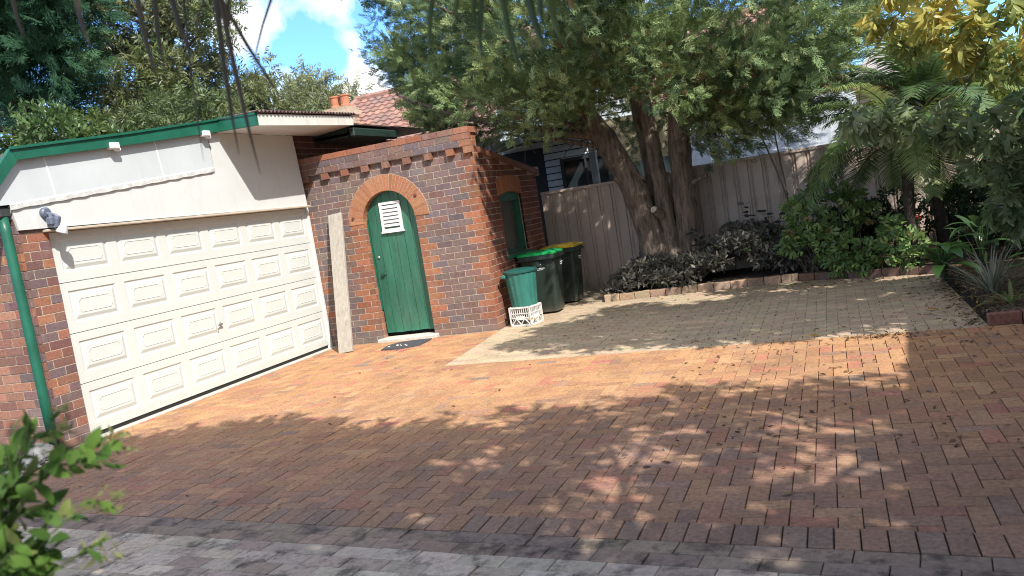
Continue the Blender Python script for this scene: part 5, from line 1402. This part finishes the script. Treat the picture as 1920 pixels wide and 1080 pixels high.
# --- big shade tree behind and above the camera
sht = thing('shade_tree', 'leafy tree outside the picture whose crown shades the front of the driveway', 'tree', (9.2, -1.2, 0))
tb = MB(); limb((9.2, -1.2, 0), (8.6, -.6, 3.4), .20, .14, 6, .05, tb, 12); tb.build('trunk', m_bark2, sht, smooth=True)
scl = []
tries = 0
while len(scl) < 270 and tries < 20000:
    tries += 1
    x, y, z = random.uniform(2.9, 11.4), random.uniform(-1.6, 2.95), random.uniform(3.6, 5.4)
    if x > 9.2 and z < 4.1: continue
    # keep the crown's shadow where the driveway is shaded: project along the sun to the ground
    gx_, gy_ = x - z * SUN_TO.x / SUN_TO.z, y - z * SUN_TO.y / SUN_TO.z
    lim = float(np.interp(gx_, [-1, .3, 1.5, 2.6, 3.4, 4.3, 5.0, 6.0, 7.0, 7.6], [4.2, 4.5, 4.75, 4.9, 4.55, 4.45, 4.85, 5.0, 4.9, 4.9]))
    if gy_ > lim - .15 or gx_ < -.6: continue
    if x < 4.2 and z < 3.9 : continue
    if 4.2 < gx_ < 7.2 and 2.1 < gy_ < 4.4 and math.sin(gx_ * 5.6 + 1) + math.sin(gy_ * 6.3 + gx_ * 2) > -.1: continue
    if any((x - c[0]) ** 2 + (y - c[1]) ** 2 + (z - c[2]) ** 2 < .09 for c in scl): continue
    r = random.uniform(.20, .30) if 4.2 < gx_ < 7.2 and 2.1 < gy_ < 4.6 else random.uniform(.30, .50); scl.append((x, y, z, r, r, r * .6))
bb = MB()
for c in scl[::3]: limb((8.6 + random.uniform(-.2, .2), -.6 + random.uniform(-.2, .2), 3.4), c[:3], .04, .008, 8, .08, bb, 5)
bb.build('branch', m_bark2, sht, smooth=True)
P, O2, I = clump_points(scl, 200, 22, 48, .15); n = len(P)
scatter('crown', cluster_tmpl(small_leaf(.13, .05), 10, .9, .24, 41, .2), P, O2 + RG.normal(size=(n, 3)) * .6, RG.uniform(.8, 1.2, n), pick_cols(n, [(.07, .12, .04), (.10, .15, .05)]), m_leaf, sht)

# ------------------------------------------------------------------ houses
# the neighbour's tiled house behind the outhouse
hs_ = thing('tiled_house', 'house with a weathered terracotta tile roof and chimney behind the outhouse', 'house', (1.0, 19, 0))
rt = MB(); ex0, ex1, ry, rz, ey_, ez = -5.1, 6.5, 20.0, 5.28, 15.9, 3.2; nrow = 15; nx = 232
for row in range(nrow):
    t0, t1 = row / nrow, (row + 1) / nrow + .012
    col = None
    A = []; B = []
    for i in range(nx + 1):
        x = ex0 + (ex1 - ex0) * i / nx; wv = .020 * math.sin(2 * math.pi * i / 4.64) 
        A.append((x, ry + (ey_ - ry) * t0, rz + (ez - rz) * t0 + wv)); B.append((x, ry + (ey_ - ry) * t1, rz + (ez - rz) * t1 + wv + .045))
    for i in range(nx):
        if i % 5 == 0: col = jit(random.choice([(.27, .145, .115), (.24, .13, .105), (.30, .165, .13), (.22, .135, .115)]), .1)
        rt.face([A[i], A[i + 1], B[i + 1], B[i]], col); rt.face([B[i], B[i + 1], (B[i + 1][0], B[i + 1][1] + .01, B[i + 1][2] - .05), (B[i][0], B[i][1] + .01, B[i][2] - .05)], col)
rt.face([(ex0, ry, rz), (ex1, ry, rz), (ex1, 24.1, ez), (ex0, 24.1, ez)], (.25, .14, .11))
hr_ = rt.build('roof', M('roof_tile', rough=.85, attr=True, noise=(9, .25), blotch=(2.5, .5, .7, (.15, .12, .11), .5)), hs_, recalc=False)
rc = MB(); rc.tube([(ex0, ry, rz + .02), (ex1, ry, rz + .02)], .11, 8); rc.tube([(ex0, ry - .02, rz), (ex0, ey_, ez + .03)], .09, 8)
rc.build('ridge_cap', M('ridge_tile', (.27, .15, .12), .85, noise=(6, .3)), hr_)
hw_ = MB(); hw_.box(ex0 + .5, ex1 - .4, ey_ + .5, 23.6, 0, 3.25); hw_.prism([(ex0 + .5, ey_ + .5, 3.25), (ex0 + .5, 23.6, 3.25), (ex0 + .5, ry, rz - .15)], (.2, 0, 0))
hw_.build('wall', M('rendered_wall', (.42, .33, .27), .9, noise=(4, .15)), hs_)
cm_ = MB()
def cbr(a, b, r): return random.choice([(.40, .31, .22), (.36, .27, .19), (.44, .35, .26)])
cm_.box(-4.78, -4.16, 17.7, 18.3, 3.3, 4.62, (.38, .29, .21)); cm_.box(-4.84, -4.10, 17.64, 18.36, 4.62, 4.74, (.42, .33, .25)); cm_.box(-4.80, -4.14, 17.68, 18.32, 4.74, 4.83, (.36, .28, .2))
for k in range(16): cm_.box(-4.787, -4.153, 17.694, 18.306, 3.36 + k * .08, 3.425 + k * .08, jit((.38, .29, .21), .15))
ch_ = cm_.build('chimney', M('chimney_brick', rough=.9, attr=True, noise=(12, .25)), hr_)
for x in (-4.62, -4.32):
    q = MB(); q.lathe([(.13, 4.83), (.135, 4.88), (.115, 4.92), (.12, 5.10), (.14, 5.12), (.14, 5.16), (.11, 5.16), (.10, 5.0)], 16, mat=Matrix.Translation((x, 18.0, 0)), cap=False)
    put_ = q.build('chimney_pot', M('terracotta_pot', (.40, .15, .08), .8, noise=(10, .2)), hr_, recalc=False)
# weatherboard annexe just beyond the fence
an = thing('weatherboard_house', 'pale blue weatherboard house with a dark window and a lean-to awning just beyond the fence', 'house', (3.0, 15.0, 0))
wbm = M('blue_white_weatherboard', (.56, .62, .68), .6, noise=(3, .08))
wbd = MB()
for k in range(28):
    z = k * .135
    if z > 3.55: break
    for (a, b) in (((1.78, 2.09), (3.16, 3.9)) if .7 < z < 2.38 else ((1.78, 3.9),) if z < 2.6 else ((.9, 3.9),)):
        wbd.prism([(a, 15.0, z), (a, 14.962, z), (a, 14.985, z + .114), (a, 15.0, z + .114)], (b - a, 0, 0))
wbd.build('weatherboards', wbm, an, recalc=True)
wb2 = MB(); wb2.box(.9, 2.09, 15.005, 15.1, 0, 3.6); wb2.box(3.16, 3.9, 15.005, 15.1, 0, 3.6); wb2.box(2.09, 3.16, 15.005, 15.1, 0, .7); wb2.box(2.09, 3.16, 15.005, 15.1, 2.42, 3.6)
wb2.build('wall', M('shade_backing', (.03, .035, .04), .9), an)  # near-black backing stands in for awning shade and shadow lines between boards
wfr = MB()
for (a, b, c, d) in ((2.10, 2.16, .72, 2.40), (2.60, 2.64, .72, 2.40), (3.09, 3.15, .72, 2.40)): wfr.box(a, b, 14.95, 15.02, c, d)
wfr.box(2.16, 2.60, 14.95, 15.02, 2.34, 2.40); wfr.box(2.64, 3.09, 14.95, 15.02, 2.34, 2.40); wfr.box(2.16, 2.60, 14.95, 15.02, .72, .78); wfr.box(2.64, 3.09, 14.95, 15.02, .72, .78)
wo = wfr.build('window', M('dark_frame', (.03, .035, .035), .5), an)
for a, b in ((2.16, 2.60), (2.64, 3.09)):
    q = MB(); q.box(a, b, 14.995, 15.003, .78, 2.34); q.build('pane', M('dark_glass', (.02, .03, .035), .06, spec=.8), wo)
    q = MB(); q.box(a, b, 15.09, 15.10, .75, 2.36); q.build('dark_backing', m_dark, wo)  # near-black sheet behind the pane
aw = MB(); aw.prism([(.9, 13.5, 2.62), (3.05, 13.5, 2.92), (3.05, 14.96, 3.0), (.9, 14.96, 2.75)], (0, 0, .03)); aw.build('awning', M('awning_lining', (.15, .13, .09), .9, noise=(10, .4)), an)
ab = MB(); ab.prism([(.85, 13.44, 2.60), (3.1, 13.44, 2.905), (3.1, 13.44, 3.03), (.85, 13.44, 2.725)], (0, .055, 0)); ab.build('awning_beam', M('grey_beam', (.16, .18, .20), .5, noise=(6, .15)), an)
po = MB(); po.bbox(3.07, 3.19, 13.6, 13.72, 0, 2.9, .008); po.build('post', M('grey_beam'), an)
cp = MB(); cp.box(3.2, 4.6, 14.3, 14.42, 2.13, 2.95); cp.build('cream_panel', M('cream_wall', (.50, .42, .28), .8, noise=(3, .1)), an)
cs_ = MB(); cs_.box(3.2, 4.6, 14.27, 14.45, 2.09, 2.128); cs_.build('sill', M('cream_trim', (.60, .55, .42), .7), an)
cg = MB(); cg.box(3.2, 4.6, 14.34, 14.36, .3, 2.088); cg.build('side_window', M('green_glass', (.05, .07, .06), .15, spec=.7), an)
rb = MB(); rb.box(2.35, 3.0, 14.6, 14.9, 3.05, 3.4); rb.build('red_board', M('dark_red_paint', (.10, .025, .02), .6), an)
lt = MB(); lt.bbox(1.62, 1.72, 14.55, 14.70, 2.15, 2.33, .02); lt.build('meter_box', M('pale_meter', (.5, .45, .45), .6), an)
# white metal shed roof right of the trunks
ws = thing('white_shed', 'low white sheet-roofed shed beyond the fence right of the conifer trunks', 'shed', (6.0, 14.6, 0))
q = MB()
for k in range(48):
    x = 4.75 + k * .06; w = .012 if k % 4 == 0 else 0
    q.face([(x, 13.2, 1.80 + w), (x + .06, 13.2, 1.80 + (.012 if (k + 1) % 4 == 0 else 0)), (x + .06, 15.2, 2.75 + (.012 if (k + 1) % 4 == 0 else 0)), (x, 15.2, 2.75 + w)])
q.prism([(4.75, 13.2, 1.77), (7.63, 13.2, 1.77), (7.63, 15.2, 2.72), (4.75, 15.2, 2.72)], (0, 0, .02))
q.build('roof', M('white_sheet', (.30, .32, .335), .45, noise=(2, .08), blotch=(3, .6, .75, (.4, .4, .38), .4)), ws)
q = MB(); q.box(4.85, 7.5, 13.35, 15.1, 0, 1.80); q.build('wall', M('white_sheet'), ws)
q = MB(); q.bbox(6.35, 6.42, 14.1, 14.2, 2.2, 2.95, .01); q.build('vent_pipe', M('grey_beam'), ws)
# far house at right
fh = thing('red_roof_house', 'white house with a red roof glimpsed far away between conifer and palm', 'house', (8.4, 21, 0))
q = MB(); q.box(6.8, 10.5, 21, 26, 0, 3.0); q.prism([(7.6, 21.2, 3.35), (9.6, 21.2, 3.25), (8.6, 21.2, 4.1)], (0, .2, 0)); q.build('wall', M('white_render', (.48, .48, .48), .8), fh)
q = MB(); q.prism([(6.5, 20.4, 2.95), (10.9, 20.4, 2.95), (10.4, 23.5, 3.7), (7.0, 23.5, 3.7)], (0, 0, .06)); q.build('roof', M('red_tile', (.34, .12, .08), .8, noise=(8, .3)), fh)
# own house to the right, outside the picture; its eave shades the right side of the paving
oh = thing('brick_house', 'brick house outside the picture to the right of the paving', 'house', (12, 5.2, 0))
q = MB()
bricks(q, (10.2, 3.0, 0), (0, 1, 0), (-1, 0, 0), range(0, 33), lambda r: [(-6, 1.3), (2.9, 4.6)] if 10 <= r < 25 else [(-6, 4.6)], lambda a, b, r: random.choice(BROWN + RED))
ow = q.build('wall', m_brick, oh, recalc=False)
q = MB(); q.box(10.201, 15, -2.99, 7.59, -.05, .86); q.box(10.201, 15, -2.99, 7.59, 2.16, 2.84); q.box(10.201, 15, -2.99, 4.3, .86, 2.16); q.box(10.201, 15, 5.9, 7.59, .86, 2.16); q.build('mortar', m_mortar, ow)
q = MB(); q.box(10.17, 10.24, 4.3, 4.36, .86, 2.16); q.box(10.17, 10.24, 5.84, 5.9, .86, 2.16); q.box(10.17, 10.24, 4.36, 5.84, 2.10, 2.16); q.box(10.17, 10.24, 4.36, 5.84, .86, .92); q.box(10.17, 10.24, 5.08, 5.12, .92, 2.10)
wn_ = q.build('window', M('white_frame', (.75, .75, .72), .5), oh)
q = MB(); q.box(10.205, 10.215, 4.36, 5.84, .92, 2.10); q.build('pane', M('dark_glass'), wn_)
HZ = 2.85
q = MB(); q.prism([(9.26, -3.3, HZ), (9.76, 3.0, HZ), (10.16, 7.85, HZ), (15.4, 7.85, HZ), (15.4, -3.3, HZ)], (0, 0, .04)); q.build('soffit', m_white, oh)
q = MB(); q.prism([(9.20, -3.4, HZ + .06), (9.70, 2.95, HZ + .06), (10.11, 7.95, HZ + .06), (15.5, 7.95, HZ + .06), (15.5, -3.4, HZ + .06)], (0, 0, .10)); q.prism([(9.26, -3.3, HZ + .18), (9.76, 3.0, HZ + .18), (10.16, 7.9, HZ + .18), (13, 5.5, HZ + 1.4), (13, -1, HZ + 1.4)], (.0, 0, .05)); q.build('roof', M('red_tile'), oh)

# ------------------------------------------------------------------ fallen leaves
lv = []
for _ in range(520):
    u = random.random()
    if u < .45: x, y = random.uniform(5.6, 8.3), random.uniform(3.2, 7.2)
    elif u < .7: x, y = random.gauss(8.0, .25), random.uniform(6.2, 9.8)
    elif u < .85: x, y = random.uniform(3.6, 8.1), random.uniform(7.0, 10.7)
    else: x, y = random.uniform(.3, 7.5), random.uniform(2.4, 8.8)
    if x > 8.1 and y > 6.5: z = .095
    else: z = .008
    lv.append((x, y, z))
for _ in range(1100): lv.append((8.16 + abs(random.gauss(0, .4)), random.uniform(6.75, 10.0), .095))
for _ in range(260): lv.append((8.13 - abs(random.gauss(0, .10)), random.uniform(6.65, 9.8), .010))
for _ in range(90): lv.append((random.gauss(7.35, .16), random.gauss(6.55, .07), .010))
for _ in range(120): lv.append((random.uniform(6.4, 8.1), 10.75 - max(0, random.uniform(6.4, 8.1) - 6.5) * .45 - abs(random.gauss(0, .12)), .010))
P = np.array(lv); n = len(P)
D = np.stack([RG.normal(size=n), RG.normal(size=n), RG.normal(size=n) * .12], 1)
tag(scatter('fallen_leaves', leaf_tmpl(.055, .020, .25, .3), P, D, RG.uniform(.4, 1.15, n), pick_cols(n, [(.20, .12, .06), (.13, .075, .04), (.32, .24, .13), (.40, .27, .05), (.09, .055, .035), (.30, .27, .2)], [4, 4, 3, .8, 3, 1.5]), m_leaf, up=(0, 0, 1), upw=.8), 'scattered dry fallen leaves on the paving and beds', 'leaves', kind='stuff')
for (x, y, lab) in ((6.75, 6.75, 'curled yellow leaf lying on the edge of the beige bay'), (7.82, 7.55, 'orange dry leaf on the shaded part of the beige bay')):
    mb = MB(); blade(mb, (x - .06, y, .012), (1, .3, .25), .14, .04, .9, (.50, .30, .03), n=7, fold=.5)
    tag(mb.build('yellow_leaf', m_leaf, recalc=False), lab, 'leaf')
